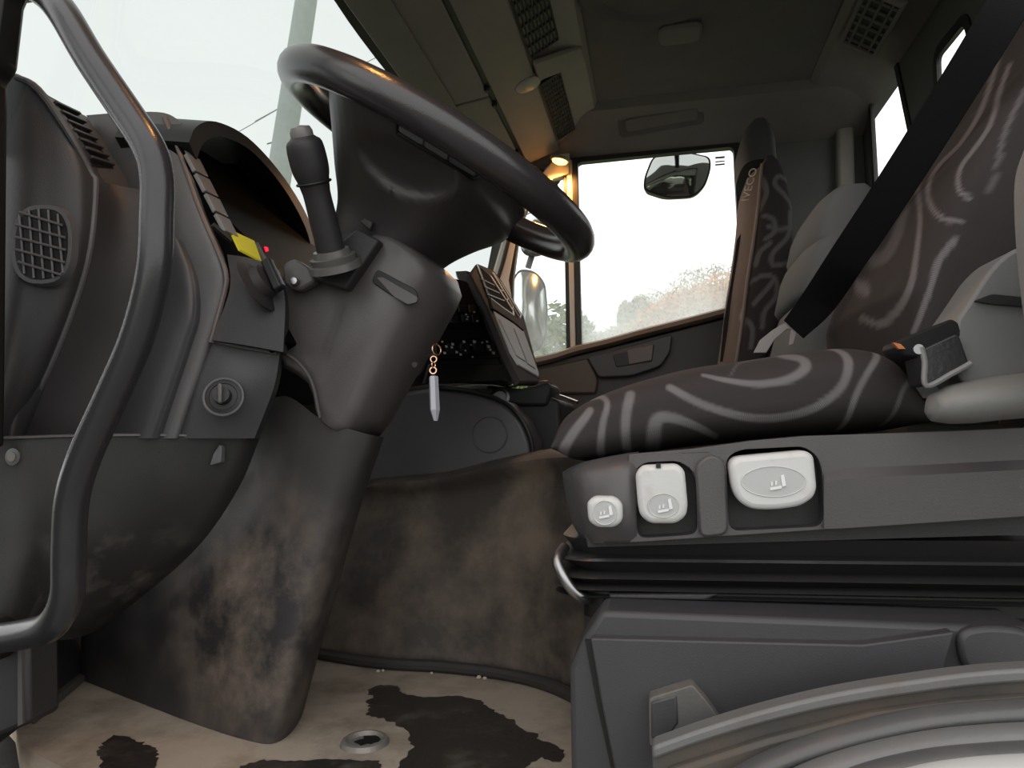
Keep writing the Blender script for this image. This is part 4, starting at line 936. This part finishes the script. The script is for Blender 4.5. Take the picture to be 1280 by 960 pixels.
for (x0, yt, yb_, hw) in [(1158, 508, 518, .006), (1166, 492, 527, .022), (1185, 482, 530, .032), (1215, 475, 529, .037), (1250, 470, 525, .04), (1300, 464, 521, .04)]:
    a_, b_ = P(x0, yt, .80), P(x0, yb_, .80); c = (a_ + b_) / 2; L = (a_ - b_).length / 2
    ar.append([c + V((0, hw * math.cos(t), L * math.sin(t))) for t in [2 * math.pi * k / 24 for k in range(24)]])
ar2 = [[a.lerp(b, j / 4) for a, b in zip(ar[i], ar[i + 1])] for i in range(len(ar) - 1) for j in range(4)] + [ar[-1]]
O('recline_grip', loft(ar2), GREYA, ds, angle=60)
# buckle stalk with dark sleeve at the near hip
bks = O('belt_anchor_sleeve', prism(rounded([P(a, b, .80) for a, b in [(1118, 428), (1190, 398), (1199, 404), (1206, 420), (1150, 448), (1128, 444)]], .006), (0, .05, 0)), STRAP, ds, bevel=.004)
O('sleeve_wrap', prism(rounded([P(a, b, .79) for a, b in [(1150, 438), (1198, 416), (1212, 456), (1158, 484)]], .005), (0, .05, 0)), mat('scuffed_sleeve_vinyl', (.022, .022, .023), .35, .4, 200), bks, bevel=.004)
O('sleeve_welt', tube(cr(PX([(1151, 434, .785), (1156, 452, .785), (1158, 482, .785), (1190, 467, .785), (1214, 454, .785)]), 5), .0028, 8), mat('grey_welt', (.2, .2, .2), .5), bks)
O('red_tab', prism([P(a, b, .797) for a, b in [(1116, 428), (1126, 430), (1132, 436), (1124, 436)]], (0, .006, 0)), mat('orange_tab', (.5, .15, .04), .5), bks)
O('anchor_bolt', disc(P(1147, 437, .787), (0, -1, 0), .005, .004, 12), STEEL, bks)

# pedestal
pe = thing('seat_pedestal', 'dark grey plastic pedestal box under the driver seat', 'pedestal', V((.25, .95, 0)))
pz = P(900, 770, .82).z
po = [P(712, 835, .80), P(728, 800, .80), P(752, 764, .80), P(1300, 785, .80)]
body = [V((p.x, .80, p.z)) for p in po] + [V((po[-1].x, .80, 0)), V((po[0].x - .002, .80, 0))]
O('body', prism(body, (0, .50, 0)), PED, pe, bevel=.006, seg=2)
pan = [(738, 798), (865, 801), (1078, 806), (1193, 790), (1176, 848), (1150, 980), (772, 980), (752, 880)]
O('front_panel', prism([P(a, b, .785) for a, b in pan], (0, .03, 0)), PED, pe, bevel=.0018)
O('panel_gap', prism([P(a, b, .797) for a, b in [(731, 800), (739, 800), (754, 880), (776, 980), (768, 980), (746, 880)]], (0, .01, 0)), BLACK, pe)
O('side_moulding', prism(rounded([P(a, b, .79) for a, b in [(1196, 790), (1240, 782), (1300, 790), (1300, 850), (1255, 842), (1205, 842)]], .02), (0, .03, 0)), PED, pe, bevel=.01)
O('hook_bracket', prism(rounded([P(a, b, .765) for a, b in [(811, 873), (866, 856), (886, 880), (906, 908), (850, 926), (812, 934)]], .004), (0, .03, 0)), mat('worn_bracket_plastic', (.10, .095, .09), .5, .3, 300, dirt=(.14, .12, .1), dscale=40, dlo=.5, dhi=.7), pe, bevel=.004)
O('bracket_recess', prism([P(a, b, .7625) for a, b in [(814, 878), (846, 869), (848, 904), (838, 918), (814, 924)]], (0, .004, 0)), PED, pe, bevel=.002)
O('slide_rail', prpx([(752, 766), (1300, 782), (1300, 790), (752, 776)], .83, .86), DARK2, pe, bevel=.002)

# ================================================================== DOOR SILL AND SEALS (near, bottom right)
def arc_band(l_top, Ya, Yb, th, m_, name, parent=None, lab=None, dz=-.0):
    top_ = cr([P(a, b, Ya) for a, b in l_top], 8); rg = []
    for p in top_: rg.append([p, p + V((0, Yb - Ya, .0)), p + V((.0, Yb - Ya, -th)), p + V((0, 0, -th))])
    return loft(rg), top_
ds_ = thing('door_sill', 'worn grey door sill with curved rubber seals beside the seat pedestal', 'door sill', P(1050, 1000, .6))
lipc = [(815, 934), (880, 911), (960, 887), (1050, 866), (1150, 850), (1230, 840), (1320, 834)]
O('flange_lip', arc_band(lipc, .698, .722, .0115, SILL, 'x')[0], SILL, ds_, bevel=.003)
O('outer_flange', arc_band([(a, b + 8) for a, b in lipc], .704, .718, .10, SILLD, 'x')[0], SILLD, ds_, bevel=.002)
def flatband(l, Y, r, m_, name, fy=1.6):
    pts = cr([P(a, b, Y) for a, b in l], 8); rg = []
    for i, p in enumerate(pts):
        d = (pts[min(i + 1, len(pts) - 1)] - pts[max(i - 1, 0)]).normalized(); u = V((-d.z, 0, d.x)); u = u if u.z > 0 else -u
        rg.append([p + u * r * math.sin(t) + V((0, fy * r * math.cos(t), 0)) for t in [2 * math.pi * k / 16 for k in range(16)]])
    return O(name, loft(rg), m_, ds_, angle=60)
flatband([(905, 985), (960, 955), (1030, 929), (1120, 906), (1200, 894), (1320, 886)], .672, .0085, SILLR, 'rubber_seal', 1.8)
flatband([(930, 990), (985, 964), (1050, 941), (1130, 919), (1210, 908), (1320, 901)], .664, .0045, SEAL, 'seal_groove', 1.5)
flatband([(970, 992), (1020, 968), (1090, 946), (1170, 930), (1240, 923), (1320, 919)], .648, .0095, SILL, 'rubber_seal', 1.6)
flatband([(1010, 1002), (1080, 972), (1160, 953), (1240, 945), (1320, 941)], .628, .0085, SILLR, 'rubber_seal', 1.6)
flatband([(1060, 1015), (1140, 984), (1220, 970), (1320, 964)], .605, .010, mat('pale_sill_paint', (.5, .5, .49), .4), 'painted_edge', 2.2)
O('sill_body', prism([P(a, b, .692) for a, b in [(835, 965), (960, 925), (1090, 893), (1200, 878), (1320, 870), (1320, 1080), (800, 1080)]], (0, .03, 0)), SILLD, ds_, bevel=.004)
# B pillar trim at the right picture edge
bp_ = cr(PX([(1292, 150, .70), (1276, 190, .70), (1265, 225, .70), (1264, 270, .70), (1268, 330, .70), (1276, 400, .70), (1290, 470, .70)]), 5)
struct('trim_12', prism(bp_ + [V((.62, .70, bp_[-1].z)), V((.62, .70, bp_[0].z))], (0, -.05, 0)), SEATGREY, 'grey door pillar trim at the driver side', bevel=.012)

# ================================================================== SEAT BELTS
db = thing('seat_belt', 'wide black seat belt running diagonally across the driver seat', 'seat belt', P(985, 410, 1.36))
cl_ = [(1318, -90, .78), (1246, 30, .83), (1172, 150, .93), (1108, 250, 1.04), (1058, 325, 1.15), (1022, 378, 1.26), (992, 412, 1.33)]
hwid = [(23, 14), (22, 13.5), (21, 13), (20, 13), (19, 13), (17, 13), (12, 11)]
Lp = cr([P(x - h[0], y - h[1], Y) for (x, y, Y), h in zip(cl_, hwid)], 6); Rp = cr([P(x + h[0], y + h[1], Y) for (x, y, Y), h in zip(cl_, hwid)], 6)
rg = []
for a, b in zip(Lp, Rp):
    nv_ = V((-.5, -.8, .3)).normalized() * .0008; rg.append([a - nv_, b - nv_, b + nv_, a + nv_])
O('strap', loft(rg), STRAP, db, angle=40)
ton = rounded([P(a, b, 1.34) for a, b in [(943, 440), (952, 424), (981, 402), (992, 401), (998, 410), (992, 428), (985, 432), (990, 412), (982, 410), (962, 438)]], .003)
O('tongue_plate', prism([P(a, b, 1.335) for a, b in [(942, 441), (950, 425), (965, 413), (983, 402), (993, 401), (998, 409), (992, 430), (986, 432), (989, 412), (984, 411), (968, 425), (958, 441)]], (0, .004, 0)), mat('grey_tongue', (.27, .25, .25), .4), db, bevel=.001)
O('rivet', disc(P(987, 406, 1.338), (0, -1, 0), .003, .002, 10), STEEL, db)
tag(O('seat_belt', prism([P(a, b, 1.98) for a, b in [(921, 300), (926, 292), (927, 330), (922, 400), (921, 452), (900, 452), (905, 400), (914, 350)]], (0, .004, 0)), STRAP, None), 'black seat belt hanging beside the passenger window', 'seat belt')

# ================================================================== PASSENGER SEAT, MIDDLE SEAT
ps = thing('passenger_seat', 'tall passenger seat with black swirl fabric and pale shoulder lettering', 'seat', V((.2, 2.08, 0)))
XF = .225; PY0, PY1 = 1.84, 2.30
def pring(z, x0, x1, y0, y1, n=56, p=4):
    out = []
    for k in range(n):
        a = 2 * math.pi * k / n; ca, sa = math.cos(a), math.sin(a)
        out.append(V(((x0 + x1) / 2 + (x1 - x0) / 2 * math.copysign(abs(ca) ** (2 / p), ca), (y0 + y1) / 2 + (y1 - y0) / 2 * math.copysign(abs(sa) ** (2 / p), sa), z)))
    return out
def pz_(y): return P(960, y, 1.85).z
prof = [(470, 915, 955), (440, 920, 968), (400, 926, 984), (350, 932, 994), (300, 940, 998), (255, 946, 996), (220, 949, 988), (203, 951, 980), (196, 955, 970)]
prg = []
for y, xa, xb in prof:
    z = pz_(y); prg.append((z, P(xa, y, 1.85).x, P(xb, y, 1.85).x))
zz = [p[0] for p in prg]
full = []
for i in range(len(prg) - 1):
    for j in range(16):
        t = j / 16; a = prg[i]; b = prg[i + 1]; full.append(tuple(a[k] + (b[k] - a[k]) * t for k in range(3)))
full.append(prg[-1])
pb_ = O('backrest', loft([refine_ring(pring(z, a, b, PY0, PY1), 4) for z, a, b in full]), CLOTHP, ps, angle=60)
def p2(px, py): q = P(px, py, 1.85); return (q.x, q.z)
pl_ = [([p2(a, b) for a, b in l], .0055, .9) for l in
       [[(985, 225), (972, 222), (968, 232), (980, 245), (990, 258), (992, 280), (975, 288), (960, 284)], [(955, 270), (966, 276), (968, 290), (956, 300)], [(988, 265), (985, 295), (965, 318), (966, 333), (985, 330), (990, 345)],
        [(938, 352), (955, 345), (968, 350), (970, 370), (955, 390), (952, 410)], [(942, 380), (958, 362), (966, 352)], [(975, 400), (972, 385), (985, 365)], [(925, 420), (932, 400), (940, 412), (938, 435)], [(950, 215), (958, 240), (950, 260)], [(945, 330), (950, 315), (962, 305)]]]
set_print(pb_, pl_, lambda p: (p.x, p.z) if p.y < 2.0 else None)
fcx = cr([V((P(xa, y, 1.85).x, 0, pz_(y))) for y, xa, xb in prof[:-1]], 10)
fg = [[V((q.x + .004 - .024 * (1 - abs((yy - 2.07) / .2) ** 4), yy, q.z)) for yy in [1.87 + .4 * k / 50 for k in range(51)]] for q in fcx]
fc = O('front_cover', shell(fg, (.03, 0, 0)), fabric('lit_brown_swirl_fabric', (.13, .10, .085), (.32, .285, .26)), ps, angle=60)  # front of the dark cloth, light painted in as a paler brown
def p3(px, py): q = P(px, py, X=.205); return (q.y, q.z)
set_print(fc, [([p3(a, b) for a, b in l], .012, .9) for l in [[(929, 290), (935, 305), (932, 325), (924, 330)], [(926, 300), (930, 312), (926, 322)], [(924, 345), (934, 360), (930, 380), (924, 372)], [(922, 395), (932, 400), (928, 425)], [(938, 260), (934, 275), (927, 270)]]], lambda p: (p.y, p.z))
O('piping', tube(cr([V((P(xa, y, 1.85).x + .004, 1.855, pz_(y))) for y, xa, xb in prof[:-1]], 4), .004, 8), mat('brown_piping', (.16, .13, .11), .6), ps)
hd = []
for y, xa, xb in [(198, 928, 966), (185, 926, 964), (165, 927, 962), (152, 931, 957), (146, 937, 950)]:
    q = P(940, y, 1.92); hd.append(pring(q.z, P(xa, y, 1.95).x + .0, P(xb, y, 1.95).x + .02, 1.93, 2.2, 40, 3.2))
O('headrest', loft(hd), mat('dark_headrest_cloth', (.03, .029, .028), .8, .2, 500), ps, angle=60)
# lettering on the shoulder of the cover
fcur = bpy.data.curves.new('lettering', 'FONT'); fcur.body = 'IVECO'; fcur.size = .030; fcur.extrude = .001; fcur.align_x = 'CENTER'
fo = bpy.data.objects.new('tmp_lettering', fcur); COL.objects.link(fo); bpy.context.view_layer.update()
lm = bpy.data.meshes.new_from_object(fo.evaluated_get(bpy.context.evaluated_depsgraph_get())); bpy.data.objects.remove(fo)
lm.name = 'lettering'; lm.materials.clear(); lm.materials.append(mat('pale_lettering', (.5, .42, .34), .8)); lo = bpy.data.objects.new('lettering', lm); COL.objects.link(lo); lo.parent = ps
c = P(936.5, 232, 1.886); xdir = (P(940.5, 217, 1.886) - P(932, 248, 1.886)).normalized(); nx = V((-.62, -.78, 0)); nx = (nx - xdir * nx.dot(xdir)).normalized(); ydir = nx.cross(xdir)
M4 = Matrix((xdir, ydir, nx)).transposed().to_4x4(); M4.translation = c + nx * .006 - ydir * .014 - V(ps.location); lo.matrix_basis = M4
# passenger cushion
O('seat_cushion', loft([pring(z, x0, x1, 1.83, 2.31, 48, 4) for z, x0, x1 in ((.32, -.13, .3), (.36, -.16, .3), (.44, -.16, .3), (.47, -.12, .3))]), CLOTHP, ps, angle=60)
bpy.data.objects['seat_cushion.001'].data.attributes.new('print', 'FLOAT', 'POINT')
O('seat_base', bx(-.12, .3, 1.88, 2.26, 0, .33), DARK2, ps, bevel=.02)
ms = thing('middle_seat', 'plain grey middle seat with a stitched backrest between the front seats', 'seat', V((.4, 1.58, 0)))
def mslab(pts, Y0, Y1): return prism(rounded([P(a, b, Y0) for a, b in pts], .025), (0, Y1 - Y0, 0))
mx0 = P(1003, 330, 1.78)
O('headrest', loft([pring(P(1030, y, 1.6).z, x0, x0 + th, 1.42, 1.785, 40, 4) for y, x0, th in ((322, .30, .11), (314, .295, .125), (290, .305, .12), (272, .32, .10), (266, .335, .07))]), BENCH, ms, angle=60)
O('backrest', loft([pring(P(1030, y, 1.6).z, x0, x0 + th, 1.41, 1.79, 40, 4) for y, x0, th in ((520, .24, .11), (440, .25, .12), (395, .27, .12), (388, .275, .115))]), BENCH, ms, angle=60)
O('backrest', loft([pring(P(1030, y, 1.6).z, x0, x0 + th, 1.41, 1.79, 40, 4) for y, x0, th in ((386, .275, .11), (378, .265, .125), (340, .28, .125), (327, .29, .115), (323, .30, .10))]), BENCH, ms, angle=60)
O('cushion', loft([pring(z, x0, .28, 1.41, 1.79, 40, 4) for z, x0 in ((.30, -.08), (.33, -.12), (.42, -.12), (.45, -.08))]), BENCH, ms, angle=60)
O('base', bx(-.05, .34, 1.43, 1.77, 0, .31), DARK2, ms, bevel=.015)

# ================================================================== SMALL FLOOR THINGS
fp_ = P(456, 929, Z=0)
pg = thing('floor_plug', 'round metal plug sunk in the floor mat with a torn black centre', 'plug', fp_)
O('rim', lathe(fp_, (0, 0, 1), [(.024, 0), (.034, 0), (.031, .006), (.026, .007), (.022, .002), (.001, .002)], 28), mat('dusty_plug_metal', (.22, .2, .18), .5, .4, 200, metal=.4), pg)
random.seed(5)
sh = []
for k in range(14):
    a = 2 * math.pi * k / 14; r = random.uniform(.008, .020); sh.append(fp_ + V((r * math.cos(a) + .004, r * math.sin(a) * .9 + .002, .0026)))
O('torn_centre', prism(sh, (0, 0, .0012)), BLACK, pg, smooth=False)
def puddle(l, lab, seed):
    random.seed(seed); pts = [P(a, b, Z=.0006) for a, b in l]; out = []; n = len(pts)
    for i in range(n):
        a, b = pts[i], pts[(i + 1) % n]; k = max(2, int((b - a).length / .006)); d = (b - a); nn2 = V((d.y, -d.x, 0)).normalized()
        for j in range(k): out.append(a.lerp(b, j / k) + nn2 * random.gauss(0, .0022))
    return tag(O('wet_patch', prism(out, (0, 0, .0008)), WET, None, smooth=False), lab, 'water', 'wet patches on the floor mat')
puddle([(458, 862), (475, 857), (498, 858), (500, 866), (530, 872), (575, 870), (600, 876), (618, 890), (640, 900), (652, 912), (670, 918), (672, 926), (690, 930), (706, 938), (704, 948), (690, 952), (678, 946), (666, 950), (655, 960), (650, 990), (480, 990), (500, 955), (515, 935), (512, 918), (500, 908), (478, 898), (456, 894), (462, 886), (458, 876), (468, 872)], 'large dark wet patch in the middle of the floor mat', 1)
puddle([(125, 932), (140, 920), (160, 922), (175, 930), (195, 935), (196, 955), (180, 985), (120, 985), (128, 950), (120, 942)], 'dark wet patch at the left edge of the floor mat', 2)
puddle([(300, 958), (330, 950), (380, 952), (420, 950), (470, 952), (480, 975), (300, 985)], 'dark damp patch in front of the floor plug', 3)
random.seed(9)
pebl = [(474, 834, 'left of the pair of pale pebbles near the floor plug side of the tunnel foot'), (480, 833, 'right of the pair of pale pebbles near the floor plug side of the tunnel foot'), (541, 836, 'single pale pebble at the middle of the tunnel foot'),
        (600, 842, 'left of the pair of pale pebbles above the large wet patch'), (607, 843, 'right of the pair of pale pebbles above the large wet patch'), (392, 826, 'lone pale pebble beside the steering column shroud')]
for k, (x, y, lab) in enumerate(pebl):
    q = P(x, y + 5, Z=0) + V((0, -.006, 0)); r = random.uniform(.003, .005)
    tag(O('pebble', lathe(q, (random.uniform(-.2, .2), 0, 1), [(.4 * r, 0), (r, .3 * r), (.8 * r, .9 * r), (.2 * r, 1.2 * r)], 6), mat('pale_grit', (.5, .42, .33), .9) if k == 0 else MATS['pale_grit'], None, smooth=False), lab, 'pebble', 'pebbles along the tunnel')

# ================================================================== OUTSIDE
GZ = -1.25
def hill_h(x, y):
    t = max(0, min(1, (y - 9) / 30)); t = t * t * (3 - 2 * t)
    return GZ + t * 5.6 + .5 * math.sin(x * .21 + 1) * t + .25 * math.sin(x * .7 + y * .3) * t + (x * .05) * t
nx_, ny_ = 50, 60
gr = [[V((-60 + 120 * i / nx_, -60 + 150 * j / ny_, hill_h(-60 + 120 * i / nx_, -60 + 150 * j / ny_))) for i in range(nx_ + 1)] for j in range(ny_ + 1)]
GRASS = mat('wet_grass', (.16, .21, .07), .95, 0, dirt=(.26, .21, .12), dscale=.35, dlo=.45, dhi=.65, spec=.1)
struct('ground', shell(gr, (0, 0, -.5)), GRASS, 'grassy bank rising beyond the passenger window', angle=80)
struct('road', bx(-40, 40, -12, 6, GZ - .1, GZ + .02), mat('grey_asphalt', (.14, .14, .14), .8, spec=.3), 'grey asphalt under the truck')
def tree(name, x, y, h, wd, col, lab, seed, bare=False, grp='trees and shrubs on the bank'):
    random.seed(seed); z = hill_h(x, y); t = thing(name, lab, 'tree' if not name.startswith('shrub') else 'shrub', V((x, y, z - .1)), grp)
    tr = MB(); tr.merge(tube([V((x, y, z - .2)), V((x + .1, y, z + h * .5)), V((x, y, z + h * .9))], [h * .025 + .02, h * .008 + .006], 7))
    tips = []
    for k in range(9 if bare else 6):
        a = random.uniform(0, 6.28); s = random.uniform(.35, .85); b0_t = V((x, y, z + h * s)); e = b0_t + V((math.cos(a) * wd * .45, math.sin(a) * wd * .45, h * random.uniform(.05, .25)))
        tr.merge(tube([b0_t, b0_t.lerp(e, .5) + V((0, 0, .05 * h)), e], [h * .008 + .006, .004 * h], 5)); tips.append(e)
    O('trunk', tr, MATS.get('bark') or mat('bark', (.34, .30, .26), .9), t)
    lv = MB(); n = 2600 if bare else 2600
    for k in range(n):
        a = random.uniform(0, 6.28); ph = math.acos(random.uniform(-1, 1)); r = random.uniform(.45, 1) ** .6
        c = V((x + math.sin(ph) * math.cos(a) * wd / 2 * r, y + math.sin(ph) * math.sin(a) * wd / 2 * r, z + h * .58 + math.cos(ph) * h * .42 * r))
        s = random.uniform(.03, .06) * (h ** .5); d1 = V((random.gauss(0, 1), random.gauss(0, 1), random.gauss(0, 1))).normalized(); d2 = d1.orthogonal().normalized()
        lv.add([c - d1 * s, c + d2 * s * .6, c + d1 * s, c - d2 * s * .6], [(0, 1, 2, 3)])
    O('foliage', lv, col, t, smooth=False, fix=False)
RUST = mat('hazy_rust_foliage', (.50, .26, .15), .9, spec=.1, var=.4); GREENF = mat('green_foliage', (.12, .17, .06), .9, spec=.1, var=.4); GREYF = mat('hazy_grey_brown_foliage', (.46, .42, .37), .9, spec=.1, var=.3)  # rust and grey leaves lightened, haze painted into their colour
def at(px, y): q = P(px, 400, y); return q.x
specs = [('shrub', 905, 22, 3.6, 3.0, RUST, 'rust coloured shrub on the bank nearest the passenger seat'), ('shrub', 868, 23, 3.2, 3.0, RUST, 'rust coloured shrub second from the passenger seat'), ('shrub', 835, 24, 2.7, 2.8, RUST, 'low rust shrub in the middle of the passenger window'),
         ('shrub', 795, 25, 2.0, 2.8, GREYF, 'grey brown shrub left of the rust shrubs'), ('shrub', 755, 26, 1.7, 2.6, GREYF, 'low grey brown shrub behind the fogged glass'), ('tree', 895, 38, 3.5, 5.0, GREYF, 'bare grey tree on the crest behind the rust shrubs'),
         ('tree', 845, 39, 2.9, 4.6, GREYF, 'faint grey tree at the top of the bank'), ('tree', 800, 38, 3.0, 1.2, GREYF, 'thin pointed tree on the skyline'), ('tree', 783, 38, 2.8, 1.0, GREYF, 'small pointed tree left on the skyline'),
         ('tree', 695, 15, 3.8, 2.0, GREENF, 'green leafy tree seen through the quarter window'), ('tree', 672, 17, 3.4, 2.4, GREENF, 'green tree behind the main door mirror'), ('shrub', 735, 22, 2.0, 2.2, GREENF, 'pale green shrub at the front edge of the passenger window')]
for i, (nm, px, y, h, wd, cl2, lab) in enumerate(specs): tree(nm, at(px, y), y, h, wd, cl2, lab, 20 + i, cl2 is GREYF)
# leaning concrete pole and wires in front of the truck
pb0, pt0 = P(318, 420, 9.0), P(392, -60, 9.0); ext_ = (pt0 - pb0)
pbot = pb0 + ext_ * ((GZ - pb0.z) / ext_.z); ptop = pt0 + ext_ * .25
up_ = thing('utility_pole', 'concrete utility pole painted pale with haze beyond the windscreen', 'pole', pbot)
O('shaft', tube([pbot, ptop], [.20, .13], 16), mat('hazed_concrete', (.6, .64, .61), .8), up_)  # light grey-green carries the outdoor haze in its colour
O('step_iron', tube([pb0.lerp(pt0, .50) - V((.25, 0, 0)), pb0.lerp(pt0, .50) + V((.25, 0, .1))], .012, 6), STEEL, up_)
for k, (a, b) in enumerate((((200, 215), (362, 128)), ((395, 110), (560, 20)))):
    A_, B_ = P(a[0], a[1], 9.1), P(b[0], b[1], 8.9)
    tag(O('overhead_wire', tube(cr([A_ + (A_ - B_) * .5, A_, (A_ + B_) / 2 - V((0, 0, .03)), B_], 4), .006, 5), MATS['hazed_concrete'], None), ['thin overhead wire left of the utility pole', 'thin overhead wire right of the utility pole'][k], 'wire', 'overhead wires')
# passenger side mirrors outside
def mirror(name, pts, Y, lab, th=.07, fr=.012, gl=MIRG, r=.03, arm=None, dome=.03):
    out = rounded([P(a, b, Y) for a, b in pts], r, 5); c = sum(out, V()) / len(out)
    t = thing(name, lab, 'mirror', V((c.x, c.y, min(p.z for p in out))))
    inn = scale_loop(out, .93); bk2 = [p + V((-.02, th, 0)) for p in scale_loop(out, .8)]
    O('housing', loft([inn, out, [p + V((0, .02, 0)) for p in out], bk2]), BLACK, t, angle=40)
    O('mirror_glass', loft([[c_ + V((0, -dome * (1 - k * k) - .002, 0)) for c_ in scale_loop(out, .94 * k)] for k in (.02, .2, .4, .6, .8, .92, 1.0)]), gl, t, angle=80)
    if arm: O('arm', tube(cr([P(*a) for a in arm], 4), .012, 10), BLACK, t)
FROST = mat('wet_mirror_glass', (.62, .66, .66), .18, metal=1, var=.15)
mirror('main_mirror', [(640, 352), (648, 336), (668, 338), (681, 352), (684, 385), (683, 425), (672, 440), (645, 442), (638, 400)], 2.66, 'tall wet main door mirror outside the quarter window', gl=FROST, arm=[(660, 335, 2.70), (664, 322, 2.70), (668, 312, 2.70)])
mirror('wide_angle_mirror', [(648, 285), (655, 268), (672, 262), (686, 272), (691, 292), (686, 312), (672, 320), (652, 318)], 2.68, 'small wide angle mirror above the tall door mirror', gl=FROST, arm=[(672, 264, 2.72), (690, 240, 2.65), (700, 215, 2.56)])
mirror('kerb_mirror', [(816, 194), (850, 188), (888, 196), (889, 210), (882, 232), (868, 246), (835, 248), (804, 238), (805, 222)], 2.68, 'black kerb mirror hanging at the top of the passenger window', gl=mat('dim_mirror_glass', (.34, .35, .34), .08, metal=1, var=.05), arm=[(845, 196, 2.72), (846, 176, 2.68), (848, 168, 2.55)], r=.03)
